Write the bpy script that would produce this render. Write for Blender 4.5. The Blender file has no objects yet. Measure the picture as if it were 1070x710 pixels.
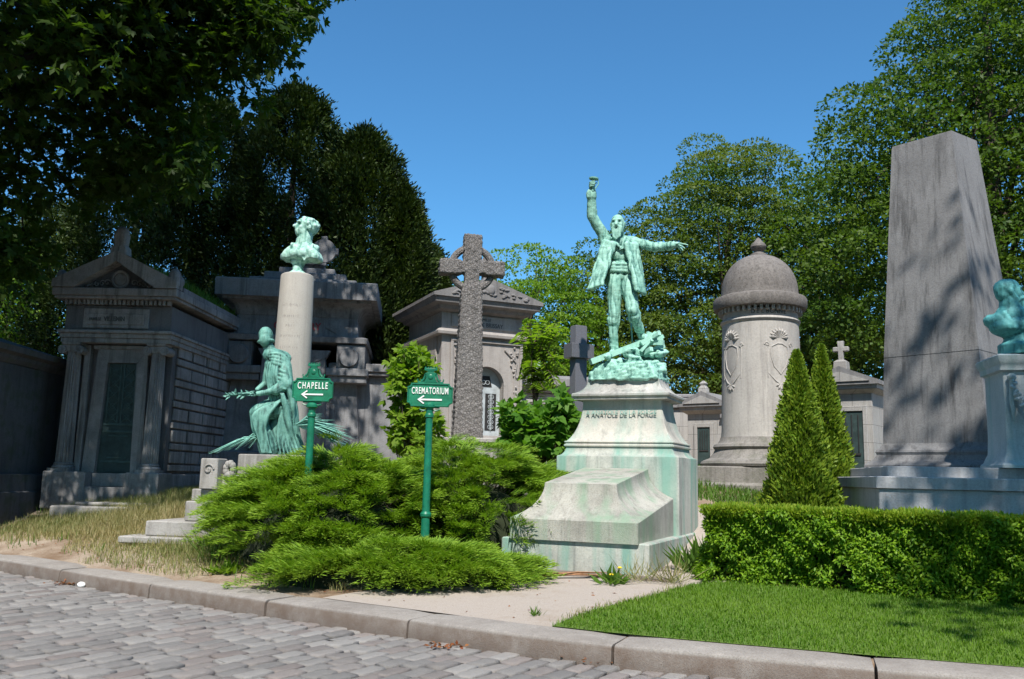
import bpy, bmesh, math, random
import numpy as np
from mathutils import Vector, Matrix, Euler
R = math.radians
random.seed(11)
rng = np.random.default_rng(7)
sc = bpy.context.scene
col = sc.collection

# ------------------------------------------------------------------ camera
FPX, TH, CAMZ, RO = 910.0, R(8.9), 1.5, R(1.3)
cd = bpy.data.cameras.new('camera'); cam = bpy.data.objects.new('camera', cd); col.objects.link(cam)
cd.sensor_width = 36.0; cd.lens = FPX / 1070 * 36.0; cd.clip_start = 0.05; cd.clip_end = 2000
FW = np.array([0, math.cos(TH), math.sin(TH)]); U0 = np.array([0, -math.sin(TH), math.cos(TH)]); R0 = np.array([1., 0, 0])
RT = R0 * math.cos(RO) + U0 * math.sin(RO); UP = U0 * math.cos(RO) - R0 * math.sin(RO)
cam.matrix_world = Matrix(((RT[0], UP[0], -FW[0], 0), (RT[1], UP[1], -FW[1], 0), (RT[2], UP[2], -FW[2], CAMZ), (0, 0, 0, 1)))
sc.camera = cam

def at(px, py, Y):
    """survey helper: the world point seen at a photo pixel, at depth Y metres"""
    d = FW + RT * (px - 535) / FPX + UP * (355 - py) / FPX
    s = Y / d[1]
    return Vector((d[0] * s, Y, CAMZ + d[2] * s))

# ------------------------------------------------------------------ light
SUN_EL, SUN_AZ = R(54), R(181)      # azimuth of the sun, clockwise from +Y
w = bpy.data.worlds.new('World'); sc.world = w; w.use_nodes = True
nt = w.node_tree; nt.nodes.clear()
sky = nt.nodes.new('ShaderNodeTexSky'); sky.sky_type = 'NISHITA'; sky.sun_disc = False
sky.sun_elevation = SUN_EL; sky.sun_rotation = SUN_AZ; sky.altitude = 0; sky.air_density = 1.0; sky.dust_density = 0.3; sky.ozone_density = 2.0
bg = nt.nodes.new('ShaderNodeBackground'); bg.inputs[1].default_value = 0.103
wo = nt.nodes.new('ShaderNodeOutputWorld')
tint = nt.nodes.new('ShaderNodeMix'); tint.data_type = 'RGBA'; tint.blend_type = 'MULTIPLY'; tint.inputs[0].default_value = 1; tint.inputs[7].default_value = (.52, 1.04, 1.30, 1)
nt.links.new(sky.outputs[0], tint.inputs[6]); nt.links.new(tint.outputs[2], bg.inputs[0]); nt.links.new(bg.outputs[0], wo.inputs[0])
sl = bpy.data.lights.new('sun', 'SUN'); sl.energy = 5.0; sl.angle = R(0.53); sl.color = (1, 0.955, 0.88)
so = bpy.data.objects.new('sun', sl); col.objects.link(so)
dsun = Vector((math.sin(SUN_AZ) * math.cos(SUN_EL), math.cos(SUN_AZ) * math.cos(SUN_EL), math.sin(SUN_EL)))
so.rotation_euler = dsun.to_track_quat('Z', 'Y').to_euler(); so.location = (0, -5, 30)
sc.view_settings.view_transform = 'Standard'; sc.view_settings.look = 'None'
sc.view_settings.exposure = 0.42; sc.view_settings.gamma = 1.0
sc.render.engine = 'CYCLES'
cy = sc.cycles
cy.use_denoising = True; cy.max_bounces = 5; cy.diffuse_bounces = 2; cy.glossy_bounces = 2; cy.transmission_bounces = 3
cy.transparent_max_bounces = 4; cy.use_adaptive_sampling = True; cy.adaptive_threshold = 0.02; cy.caustics_reflective = False; cy.caustics_refractive = False

# ------------------------------------------------------------------ materials
def srgb(r, g, b):
    f = lambda c: (c / 255 / 12.92) if c / 255 <= .04045 else ((c / 255 + .055) / 1.055) ** 2.4
    return (f(r), f(g), f(b), 1)
def newmat(name):
    m = bpy.data.materials.new(name); m.use_nodes = True
    n = m.node_tree; b = n.nodes['Principled BSDF']
    return m, n, b
def nd(n, t, **k):
    x = n.nodes.new(t)
    for a, v in k.items():
        setattr(x, a, v)
    return x
def noise(n, vec, scale, detail=4, rough=.6, sc3=None):
    if sc3:
        mp = nd(n, 'ShaderNodeMapping'); mp.inputs['Scale'].default_value = sc3
        n.links.new(vec, mp.inputs[0]); vec = mp.outputs[0]
    t = nd(n, 'ShaderNodeTexNoise'); t.inputs['Scale'].default_value = scale; t.inputs['Detail'].default_value = detail
    t.inputs['Roughness'].default_value = rough
    n.links.new(vec, t.inputs['Vector']); return t.outputs[0]
def ramp(n, fac, a, b, lo=0., hi=1.):
    r = nd(n, 'ShaderNodeMapRange'); r.inputs[1].default_value = a; r.inputs[2].default_value = b
    r.inputs[3].default_value = lo; r.inputs[4].default_value = hi
    n.links.new(fac, r.inputs[0]); return r.outputs[0]
def mix(n, fac, a, b):
    x = nd(n, 'ShaderNodeMix', data_type='RGBA')
    if isinstance(fac, float): x.inputs[0].default_value = fac
    else: n.links.new(fac, x.inputs[0])
    for i, c in ((6, a), (7, b)):
        if isinstance(c, tuple): x.inputs[i].default_value = c if len(c) == 4 else (*c, 1)
        else: n.links.new(c, x.inputs[i])
    return x.outputs[2]
def bump(n, b, h, strength, dist=.01):
    x = nd(n, 'ShaderNodeBump'); x.inputs['Strength'].default_value = strength; x.inputs['Distance'].default_value = dist
    n.links.new(h, x.inputs['Height']); n.links.new(x.outputs[0], b.inputs['Normal'])
def stone(name, base, dark, stain=.6, streak=.6, green=None, gamt=.0, fine=60, fa=.35, rough=.9, bs=.5, blocks=None, moss=0.):
    """weathered stone: blotches, rain streaks, soot, optional copper-green runs, joints"""
    m, n, b = newmat(name)
    tc = nd(n, 'ShaderNodeTexCoord').outputs['Object']
    big = noise(n, tc, .9, 7, .72)
    c = mix(n, ramp(n, big, .42, .72, 0, stain), base, dark)
    st = noise(n, tc, 1.0, 4, .7, (7, 7, .35))
    c = mix(n, ramp(n, st, .50, .74, 0, streak), c, tuple(v * .75 for v in dark[:3]))
    lt = noise(n, tc, 1.7, 3, .6, (4, 4, .5))
    c = mix(n, ramp(n, lt, .55, .8, 0, .5), c, tuple(min(.85, v * 1.35) for v in base[:3]))
    fn = noise(n, tc, fine, 3, .8)
    c = mix(n, ramp(n, fn, .45, .75, 0, fa), c, tuple(v * .45 for v in dark[:3]))
    if green:
        g = noise(n, tc, 1.0, 3, .6, (3.2, 3.2, .22))
        c = mix(n, ramp(n, g, .47, .66, 0, gamt), c, green)
    sp = nd(n, 'ShaderNodeTexVoronoi'); sp.inputs['Scale'].default_value = 19; n.links.new(tc, sp.inputs[0])
    c = mix(n, ramp(n, sp.outputs[0], .10, .04, 0, .45), c, tuple(v * .4 for v in dark[:3]))
    if moss:
        mo = noise(n, tc, 3.0, 4, .7)
        c = mix(n, ramp(n, mo, .5, .62, 0, moss), c, (.05, .07, .02))
    h = fn
    if name == 'carved_grey_granite':
        vo = nd(n, 'ShaderNodeTexVoronoi', feature='DISTANCE_TO_EDGE'); vo.inputs['Scale'].default_value = 21; n.links.new(tc, vo.inputs[0])
        wn = noise(n, tc, 34, 2, .6); ca = nd(n, 'ShaderNodeMath', operation='MULTIPLY'); n.links.new(ramp(n, vo.outputs[0], .0, .12), ca.inputs[0]); n.links.new(ramp(n, wn, .38, .55, .35, 1.), ca.inputs[1])
        c = mix(n, ramp(n, ca.outputs[0], .7, .2, 0, .55), c, (.07, .062, .06)); h = ca.outputs[0]
    if blocks:
        sx, sz = blocks
        sep = nd(n, 'ShaderNodeSeparateXYZ'); n.links.new(tc, sep.inputs[0])
        add = nd(n, 'ShaderNodeMath', operation='ADD'); n.links.new(sep.outputs[0], add.inputs[0]); n.links.new(sep.outputs[1], add.inputs[1])
        cb = nd(n, 'ShaderNodeCombineXYZ'); n.links.new(add.outputs[0], cb.inputs[0]); n.links.new(sep.outputs[2], cb.inputs[1])
        br = nd(n, 'ShaderNodeTexBrick'); n.links.new(cb.outputs[0], br.inputs[0])
        br.inputs['Scale'].default_value = 1; br.inputs['Brick Width'].default_value = sx; br.inputs['Row Height'].default_value = sz
        br.inputs['Mortar Size'].default_value = .006; br.inputs['Mortar Smooth'].default_value = .3
        c = mix(n, ramp(n, br.outputs['Fac'], 0, 1, 0, .7), c, tuple(v * .3 for v in dark[:3]))
    if name == 'granite_kerb':
        sz_ = nd(n, 'ShaderNodeSeparateXYZ'); n.links.new(tc, sz_.inputs[0])
        dn = nd(n, 'ShaderNodeMath', operation='MULTIPLY'); n.links.new(ramp(n, sz_.outputs[2], .155, .135, 0, 1), dn.inputs[0]); n.links.new(ramp(n, noise(n, tc, 3.5, 5, .75), .3, .65, .35, 1.), dn.inputs[1])
        c = mix(n, dn.outputs[0], c, (.155, .115, .092))
    n.links.new(c, b.inputs['Base Color']); b.inputs['Roughness'].default_value = rough
    b.inputs['Specular IOR Level'].default_value = .25
    bump(n, b, h, bs, .012)
    return m
def plain(name, c, rough=.6, metal=0., var=.25, scale=8, spec=.4, bs=.15):
    m, n, b = newmat(name)
    tc = nd(n, 'ShaderNodeTexCoord').outputs['Object']
    t = noise(n, tc, scale, 4, .7)
    cc = mix(n, ramp(n, t, .35, .75, 0, 1), tuple(v * (1 + var * .5) for v in c[:3]), tuple(v * (1 - var) for v in c[:3]))
    n.links.new(cc, b.inputs['Base Color']); b.inputs['Roughness'].default_value = rough; b.inputs['Metallic'].default_value = metal
    b.inputs['Specular IOR Level'].default_value = spec
    bump(n, b, t, bs, .01)
    return m
def bronze(name, light, mid, dark):
    m, n, b = newmat(name)
    tc = nd(n, 'ShaderNodeTexCoord').outputs['Object']
    t1 = noise(n, tc, 5, 5, .7); t2 = noise(n, tc, 1.0, 4, .7, (14, 14, 1.6)); t3 = noise(n, tc, 55, 3, .7)
    c = mix(n, ramp(n, t1, .35, .68), light, mid)
    c = mix(n, ramp(n, t2, .48, .66, 0, .85), c, dark)
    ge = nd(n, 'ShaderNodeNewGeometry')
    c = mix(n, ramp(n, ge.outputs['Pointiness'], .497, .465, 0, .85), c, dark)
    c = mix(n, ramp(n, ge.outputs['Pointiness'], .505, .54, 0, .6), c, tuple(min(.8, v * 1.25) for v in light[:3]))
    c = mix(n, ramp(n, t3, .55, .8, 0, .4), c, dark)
    n.links.new(c, b.inputs['Base Color']); b.inputs['Roughness'].default_value = .62; b.inputs['Specular IOR Level'].default_value = .35
    bump(n, b, t3, .35, .006)
    return m
def leafmat(name, a, b_, tr=.45, rough=.55, spec=.3):
    """leaf colour varies from leaf to leaf with the stored attribute 'var'"""
    m, n, b = newmat(name)
    at_ = nd(n, 'ShaderNodeAttribute'); at_.attribute_name = 'var'
    c = mix(n, at_.outputs['Fac'], tuple(a), tuple(b_))
    n.links.new(c, b.inputs['Base Color']); b.inputs['Roughness'].default_value = rough; b.inputs['Specular IOR Level'].default_value = spec
    tl = nd(n, 'ShaderNodeBsdfTranslucent')
    c2 = nd(n, 'ShaderNodeMix', data_type='RGBA', blend_type='MULTIPLY'); c2.inputs[0].default_value = 1
    n.links.new(c, c2.inputs[6]); c2.inputs[7].default_value = (1.5, 1.6, .6, 1)
    n.links.new(c2.outputs[2], tl.inputs[0])
    ms = nd(n, 'ShaderNodeMixShader'); ms.inputs[0].default_value = tr
    n.links.new(b.outputs[0], ms.inputs[1]); n.links.new(tl.outputs[0], ms.inputs[2])
    n.links.new(ms.outputs[0], n.nodes['Material Output'].inputs[0])
    return m

M = {}
M['ped'] = stone('weathered_white_stone', (.56, .53, .47), (.20, .19, .18), .55, .6, (.26, .42, .36), .55, fine=45, fa=.3, bs=.35)
M['pedtop'] = stone('sooty_white_stone', (.52, .50, .47), (.12, .115, .11), .7, .85, (.22, .40, .33), .2, fine=45)
M['verdigris'] = stone('copper_stained_stone', (.50, .50, .45), (.13, .15, .14), .7, .7, (.16, .36, .29), .75, fine=45, bs=.3)
M['tombblock'] = stone('mossy_tomb_stone', (.47, .45, .40), (.13, .125, .11), .7, .6, (.21, .32, .22), .7, fine=55, fa=.45)
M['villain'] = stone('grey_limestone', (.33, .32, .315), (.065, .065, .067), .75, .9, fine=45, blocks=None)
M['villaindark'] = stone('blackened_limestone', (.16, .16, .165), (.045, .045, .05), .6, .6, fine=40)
M['stepped'] = stone('blue_grey_limestone', (.27, .268, .275), (.06, .06, .065), .7, .8, fine=40)
M['brissay'] = stone('pinkish_grey_limestone', (.40, .365, .34), (.19, .17, .16), .55, .45, fine=40, fa=.25)
M['brissayroof'] = stone('dark_weathered_cornice', (.25, .235, .23), (.10, .095, .095), .6, .7, fine=40)
M['celtic'] = stone('carved_grey_granite', (.30, .28, .27), (.08, .07, .07), .5, .3, fine=36, fa=.6, bs=1.0)
M['column'] = stone('smooth_beige_column_stone', (.44, .41, .37), (.26, .24, .22), .35, .3, fine=50, fa=.25, bs=.2)
M['tower'] = stone('pale_warm_tower_stone', (.47, .44, .41), (.24, .22, .21), .45, .5, fine=30, fa=.3, bs=.4)
M['towerdome'] = stone('lichened_dome_stone', (.215, .195, .182), (.08, .072, .068), .6, .3, fine=22, fa=.7, bs=.8)
M['towerbase'] = stone('dark_grey_base_stone', (.28, .26, .24), (.12, .11, .10), .7, .6, fine=30, fa=.5, moss=.25)
M['obelisk'] = stone('streaked_grey_obelisk', (.23, .226, .228), (.085, .083, .084), .55, .95, fine=38, fa=.45, bs=.5)
M['obeliskbase'] = stone('pale_slab_stone', (.46, .46, .47), (.20, .20, .21), .4, .45, fine=40)
M['whitemarble'] = stone('blue_white_marble', (.50, .54, .55), (.22, .33, .34), .5, .5, (.20, .40, .38), .5, fine=40, bs=.3)
M['blackcross'] = plain('dark_polished_granite', (.12, .12, .135), .45, var=.35, scale=60)
M['chapel'] = stone('small_chapel_limestone', (.42, .40, .38), (.20, .19, .18), .5, .5, fine=40, blocks=(.9, .42))
M['slabroof'] = stone('grey_roof_slab', (.27, .26, .26), (.11, .11, .11), .6, .6, fine=40)
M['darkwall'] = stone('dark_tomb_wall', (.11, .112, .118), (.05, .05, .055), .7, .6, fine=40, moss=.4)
M['kerb'] = stone('granite_kerb', (.33, .30, .275), (.15, .125, .11), .7, .25, fine=70, fa=.5, bs=.6)
M['monbase'] = stone('pale_carved_limestone', (.39, .37, .35), (.14, .125, .11), .75, .7, fine=50, moss=.1)
M['bronze'] = bronze('turquoise_bronze', (.33, .58, .48, 1), (.20, .44, .36, 1), (.025, .12, .10, 1))
M['bronzew'] = bronze('streaky_teal_bronze', (.20, .43, .36, 1), (.07, .21, .18, 1), (.01, .04, .038, 1))
M['bronzepale'] = bronze('pale_mint_bronze', (.46, .70, .60, 1), (.28, .55, .45, 1), (.05, .20, .16, 1))
M['bronzeteal'] = bronze('deep_teal_bronze', (.13, .42, .42, 1), (.08, .32, .33, 1), (.02, .12, .13, 1))
M['sign'] = plain('green_enamel_paint', (.014, .185, .10), .45, var=.45, scale=7, spec=.4, bs=.12)
M['signpole'] = plain('green_pole_paint', (.008, .155, .085), .4, var=.35, scale=9, spec=.5, bs=.1)
M['white'] = plain('white_lettering', (.82, .82, .80), .5, var=.05)
M['ink'] = plain('dark_incised_letters', (.09, .10, .10), .9, var=.2)
M['inkgreen'] = plain('green_incised_letters', (.24, .39, .34), .9, var=.3)
M['inkred'] = plain('red_incised_letters', (.33, .05, .06), .9, var=.2)
M['doordark'] = plain('dark_green_door', (.035, .06, .058), .6, var=.5, scale=6)
M['doorgrey'] = plain('pale_grey_door', (.42, .46, .48), .7, var=.3, scale=6)
M['iron'] = plain('black_iron', (.03, .028, .028), .6, var=.4)
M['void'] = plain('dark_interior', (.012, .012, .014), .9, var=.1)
M['bark'] = plain('bark', (.10, .075, .055), .95, var=.6, scale=12, bs=.9)
M['barkdark'] = plain('dark_bark', (.045, .036, .028), .95, var=.6, scale=12, bs=.9)
M['straw'] = leafmat('dry_grass_blade', (.12, .175, .04), (.38, .31, .16), .3)
M['weed'] = leafmat('weed_leaf', (.07, .15, .02), (.12, .22, .03), .35)
M['lawnblade'] = leafmat('lawn_blade', (0.075, 0.176, 0.009), (0.158, 0.264, 0.019), .35)
M['chestnut'] = leafmat('horse_chestnut_leaf', (0.019, 0.049, 0.006), (0.055, 0.097, 0.009), .5)
M['yew'] = leafmat('yew_needles', (.011, .029, .007), (.066, .100, .014), .10)
M['bright'] = leafmat('fresh_green_leaf', (0.115, 0.230, 0.021), (0.196, 0.310, 0.034), .45)
M['brown'] = leafmat('tired_chestnut_leaf', (0.055, 0.128, 0.020), (0.150, 0.183, 0.033), .38)
M['mid'] = leafmat('mid_green_leaf', (0.048, 0.106, 0.019), (0.106, 0.181, 0.025), .4)
M['plane'] = leafmat('deep_green_leaf', (0.041, 0.092, 0.012), (0.107, 0.169, 0.021), .4)
M['juniper'] = leafmat('juniper_needles', (0.101, 0.219, 0.019), (0.250, 0.369, 0.035), .25)
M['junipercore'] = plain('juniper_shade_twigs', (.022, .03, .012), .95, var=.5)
M['thuja'] = leafmat('thuja_scale_leaf', (0.084, 0.180, 0.014), (0.228, 0.312, 0.024), .25)
M['hedge'] = leafmat('yew_hedge_leaf', (0.087, 0.203, 0.012), (0.246, 0.392, 0.020), .35)
M['hedgetop'] = leafmat('fresh_hedge_tip', (0.176, 0.297, 0.020), (0.297, 0.363, 0.033), .35)
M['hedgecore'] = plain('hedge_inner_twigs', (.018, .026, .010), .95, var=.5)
M['shrub'] = leafmat('broad_shrub_leaf', (0.070, 0.187, 0.019), (0.141, 0.281, 0.033), .45)
M['maple'] = leafmat('young_maple_leaf', (0.128, 0.238, 0.017), (0.212, 0.323, 0.030), .5)
M['deadwood'] = plain('broken_orange_wood', (.30, .16, .085), .9, var=.5, scale=20, bs=.6)
M['deadleaf'] = leafmat('fallen_leaf', (.20, .055, .02), (.28, .12, .045), .2)
M['yellow'] = plain('yellow_petals', (.75, .55, .02), .8, var=.1)
M['litter'] = plain('crumpled_white_paper', (.80, .80, .78), .8, var=.08)

def ground_mat():
    m, n, b = newmat('gravelly_earth')
    tc = nd(n, 'ShaderNodeTexCoord').outputs['Object']
    a = noise(n, tc, .8, 5, .7); f = noise(n, tc, 45, 3, .8); g = noise(n, tc, 150, 2, .8)
    c = mix(n, ramp(n, f, .35, .65), (.27, .205, .15), (.44, .36, .285))
    c = mix(n, ramp(n, a, .42, .60, 0, .85), c, (.17, .105, .062))
    c = mix(n, ramp(n, g, .55, .75, 0, .5), c, (.14, .10, .075))
    n.links.new(c, b.inputs['Base Color']); b.inputs['Roughness'].default_value = .95; b.inputs['Specular IOR Level'].default_value = .15
    bump(n, b, f, .6, .02); return m
def path_mat():
    m, n, b = newmat('pale_sandy_path')
    tc = nd(n, 'ShaderNodeTexCoord').outputs['Object']
    a = noise(n, tc, 1.6, 5, .7); f = noise(n, tc, 90, 3, .85); p = noise(n, tc, 16, 3, .7)
    c = mix(n, ramp(n, f, .30, .70), (.32, .27, .235), (.48, .42, .37))
    c = mix(n, ramp(n, a, .52, .72, 0, .5), c, (.27, .20, .14))
    c = mix(n, ramp(n, p, .60, .72, 0, .4), c, (.20, .15, .11))
    n.links.new(c, b.inputs['Base Color']); b.inputs['Roughness'].default_value = .95; b.inputs['Specular IOR Level'].default_value = .15
    bump(n, b, f, .5, .015); return m
def cobble_mat():
    m, n, b = newmat('worn_granite_setts')
    tc = nd(n, 'ShaderNodeTexCoord').outputs['Object']
    at_ = nd(n, 'ShaderNodeAttribute'); at_.attribute_name = 'var'
    at2 = nd(n, 'ShaderNodeAttribute'); at2.attribute_name = 'hue'
    c = mix(n, at_.outputs['Fac'], (.185, .175, .17), (.31, .292, .28))
    c = mix(n, ramp(n, at2.outputs['Fac'], .55, 1., 0, .5), c, (.215, .165, .15))
    f = noise(n, tc, 60, 4, .8); a = noise(n, tc, 7, 4, .7)
    c = mix(n, ramp(n, a, .5, .75, 0, .35), c, (.33, .305, .28))
    c = mix(n, ramp(n, f, .5, .75, 0, .5), c, (.10, .09, .09))
    n.links.new(c, b.inputs['Base Color']); b.inputs['Roughness'].default_value = .72; b.inputs['Specular IOR Level'].default_value = .35
    bump(n, b, f, .9, .014); return m
M['ground'] = ground_mat(); M['path'] = path_mat(); M['cobble'] = cobble_mat()
M['joint'] = plain('sandy_joint_soil', (.06, .048, .038), .95, var=.6, scale=20, bs=.6)
M['lawnsoil'] = plain('lawn_soil', (.09, .15, .02), .95, var=.4, scale=20)

# ------------------------------------------------------------------ mesh tools
class MB:
    def __init__(s): s.v = []; s.f = []
    def add(s, vs, fs):
        o = len(s.v); s.v.extend([tuple(p) for p in vs]); s.f.extend([tuple(i + o for i in f) for f in fs]); return s
    def loft(s, rings, cap=True, close=True):
        n = len(rings[0]); vs = [p for r in rings for p in r]; fs = []
        for k in range(len(rings) - 1):
            for i in range(n if close else n - 1):
                j = (i + 1) % n; fs.append((k * n + i, k * n + j, (k + 1) * n + j, (k + 1) * n + i))
        if cap:
            fs.append(tuple(range(n - 1, -1, -1))); fs.append(tuple((len(rings) - 1) * n + i for i in range(n)))
        return s.add(vs, fs)
    def rings(s, cx, cy, lev, ch=.008):
        """stack of chamfered rectangles: lev = (half x, half y, z)"""
        rs = []
        for hx, hy, z in lev:
            c = min(ch, hx * .4, hy * .4)
            rs.append([(cx - hx + c, cy - hy, z), (cx + hx - c, cy - hy, z), (cx + hx, cy - hy + c, z), (cx + hx, cy + hy - c, z),
                       (cx + hx - c, cy + hy, z), (cx - hx + c, cy + hy, z), (cx - hx, cy + hy - c, z), (cx - hx, cy - hy + c, z)])
        return s.loft(rs)
    def box(s, x0, x1, y0, y1, z0, z1, ch=.008):
        hx, hy = (x1 - x0) / 2, (y1 - y0) / 2; c = min(ch, (z1 - z0) * .3, hx * .4, hy * .4)
        return s.rings((x0 + x1) / 2, (y0 + y1) / 2, [(hx - c, hy - c, z0), (hx, hy, z0 + c), (hx, hy, z1 - c), (hx - c, hy - c, z1)], ch)
    def lathe(s, cx, cy, prof, n=48, flute=0, fd=0.):
        rs = []
        for r, z in prof:
            rs.append([(cx + (r - (fd * abs(math.sin(flute * a / 2)) if flute else 0)) * math.cos(a), cy + (r - (fd * abs(math.sin(flute * a / 2)) if flute else 0)) * math.sin(a), z)
                       for a in [2 * math.pi * i / n for i in range(n)]])
        return s.loft(rs)
    def tube(s, pts, rad, n=8, flat=None):
        pts = [Vector(p) for p in pts]
        if not isinstance(rad, (list, tuple)): rad = [rad] * len(pts)
        up = None; rs = []
        for i, p in enumerate(pts):
            t = (pts[min(i + 1, len(pts) - 1)] - pts[max(i - 1, 0)])
            if t.length < 1e-9: t = Vector((0, 0, 1))
            t.normalize()
            if up is None:
                up = Vector((0, 0, 1)) if abs(t.z) < .9 else Vector((0, 1, 0))
            a = t.cross(up); a.normalize(); b = a.cross(t); b.normalize(); up = b
            fl = flat or 1.
            rs.append([tuple(p + a * rad[i] * math.cos(q) + b * rad[i] * fl * math.sin(q)) for q in [2 * math.pi * k / n for k in range(n)]])
        return s.loft(rs)
    def ell(s, c, r, rot=None, n=16, m=10):
        rs = []; c = Vector(c); r = Vector(r) if not isinstance(r, (int, float)) else Vector((r, r, r))
        Rm = Euler(rot).to_matrix() if rot else Matrix.Identity(3)
        for k in range(1, m):
            ph = math.pi * k / m
            rs.append([tuple(c + Rm @ Vector((r.x * math.sin(ph) * math.cos(a), r.y * math.sin(ph) * math.sin(a), -r.z * math.cos(ph)))) for a in [2 * math.pi * i / n for i in range(n)]])
        return s.loft(rs)
    def cap(s, p0, p1, r0, r1, n=12):
        """tapered limb with rounded ends"""
        p0, p1 = Vector(p0), Vector(p1); d = (p1 - p0); L = d.length
        if L < 1e-6: return s.ell(p0, r0)
        t = d / L
        pts = [p0 - t * r0 * .95, p0 - t * r0 * .7, p0 - t * r0 * .35, p0, p1, p1 + t * r1 * .35, p1 + t * r1 * .7, p1 + t * r1 * .95]
        return s.tube(pts, [r0 * .3, r0 * .72, r0 * .94, r0, r1, r1 * .94, r1 * .72, r1 * .3], n)
    def prism(s, poly, y0, y1):
        """polygon in x,z extruded from y0 to y1"""
        n = len(poly); vs = [(x, y0, z) for x, z in poly] + [(x, y1, z) for x, z in poly]
        fs = [tuple(range(n)), tuple(range(2 * n - 1, n - 1, -1))] + [(i + n, (i + 1) % n + n, (i + 1) % n, i) for i in range(n)]
        return s.add(vs, fs)
    def xf(s, mat, start=0):
        for i in range(start, len(s.v)): s.v[i] = tuple(mat @ Vector(s.v[i]))
        return s

ABS = {}
def root(name, loc, rz, label, cat, group=None):
    o = bpy.data.objects.new(name, None); col.objects.link(o); o.empty_display_size = .3
    o.location = loc; o.rotation_euler = (0, 0, R(rz)); o['label'] = label; o['category'] = cat
    if group: o['group'] = group
    ABS[o.name] = Vector(loc); return o
def tag(o, label, cat=None, group=None):
    o['label'] = label
    if cat: o['category'] = cat
    if group: o['group'] = group
    return o
def finish(name, me, mat, parent, sharp):
    me.materials.append(mat)
    if sharp is not None:
        me.polygons.foreach_set('use_smooth', [True] * len(me.polygons)); me.set_sharp_from_angle(angle=R(sharp))
    me.update()
    o = bpy.data.objects.new(name, me); col.objects.link(o)
    if parent is not None:
        o.parent = parent; ABS[o.name] = ABS[parent.name]
    return o
def obj(name, mb, mat, parent=None, origin=None, w=False, sharp=28):
    """one mesh object. Under a rotated root coordinates are (u, v, absolute z); w=True or origin: world coordinates"""
    me = bpy.data.meshes.new(name)
    off = Vector((0, 0, 0))
    if parent is not None:
        A = ABS[parent.name]; off = A.copy() if w else Vector((0, 0, A.z))
    elif origin is not None: off = Vector(origin)
    me.from_pydata([(p[0] - off.x, p[1] - off.y, p[2] - off.z) for p in mb.v], [], mb.f)
    bm = bmesh.new(); bm.from_mesh(me); bmesh.ops.recalc_face_normals(bm, faces=bm.faces); bm.to_mesh(me); bm.free()
    o = finish(name, me, mat, parent, sharp)
    if parent is None and origin is not None: o.location = off
    return o
def struct(o): o['kind'] = 'structure'; return o
def npmesh(name, V, Q, mat, parent=None, origin=(0, 0, 0), attrs=None, k=4, smooth=False):
    """fast mesh from numpy arrays: V (n,3), Q (m,k)"""
    me = bpy.data.meshes.new(name)
    off = np.array(ABS[parent.name]) if parent is not None else np.array(origin, float)
    me.vertices.add(len(V)); me.vertices.foreach_set('co', (V - off).astype(np.float32).ravel())
    me.loops.add(Q.size); me.loops.foreach_set('vertex_index', Q.astype(np.int32).ravel())
    me.polygons.add(len(Q)); me.polygons.foreach_set('loop_start', np.arange(0, Q.size, k, dtype=np.int32))
    me.polygons.foreach_set('loop_total', np.full(len(Q), k, dtype=np.int32))
    me.update(calc_edges=True)
    for an, arr in (attrs or {}).items():
        a = me.attributes.new(an, 'FLOAT', 'POINT'); a.data.foreach_set('value', arr.astype(np.float32))
    if smooth: me.polygons.foreach_set('use_smooth', [True] * len(me.polygons))
    o = finish(name, me, mat, parent, None)
    if parent is None: o.location = Vector(off)
    return o
def unit(a): return a / np.maximum(np.linalg.norm(a, axis=-1, keepdims=True), 1e-9)
def leaves(C, D, N, L, W, var, fold=.25):
    """rhombic folded leaves: base C, direction D, normal N -> V,Q,attr"""
    n = len(C); D = unit(D); S = unit(np.cross(D, N)); N2 = np.cross(S, D)
    L = np.broadcast_to(np.asarray(L, float), (n,))[:, None]; W = np.broadcast_to(np.asarray(W, float), (n,))[:, None]
    a = C; b = C + D * L * .5 + S * W * .5 + N2 * W * fold; c = C + D * L; d = C + D * L * .5 - S * W * .5 + N2 * W * fold
    V = np.stack([a, b, c, d], 1).reshape(-1, 3); Q = np.arange(4 * n).reshape(-1, 4)
    return V, Q, np.repeat(var, 4)
def text(parent, s, size, mat, pos, tiltx=90, rz=0, depth=.006, name='lettering', sx=1., label=None, zabs=True, bold=0., spacing=1.):
    """real lettering, centred on pos (local coords of parent)"""
    cu = bpy.data.curves.new('t', 'FONT'); cu.body = s; cu.size = size; cu.extrude = depth; cu.align_x = 'CENTER'; cu.align_y = 'CENTER'
    cu.offset = bold; cu.space_character = spacing
    to = bpy.data.objects.new('t', cu); col.objects.link(to)
    dg = bpy.context.evaluated_depsgraph_get(); dg.update()
    me = bpy.data.meshes.new_from_object(to.evaluated_get(dg)); bpy.data.objects.remove(to)
    p = Vector(pos)
    if zabs: p.z -= ABS[parent.name].z
    me.transform(Matrix.Translation(p) @ Euler((R(tiltx), 0, R(rz))).to_matrix().to_4x4() @ Matrix.Diagonal((sx, 1, 1, 1)))
    me.name = name
    o = finish(name, me, mat, parent, None)
    if label: o['label'] = label
    return o

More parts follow.
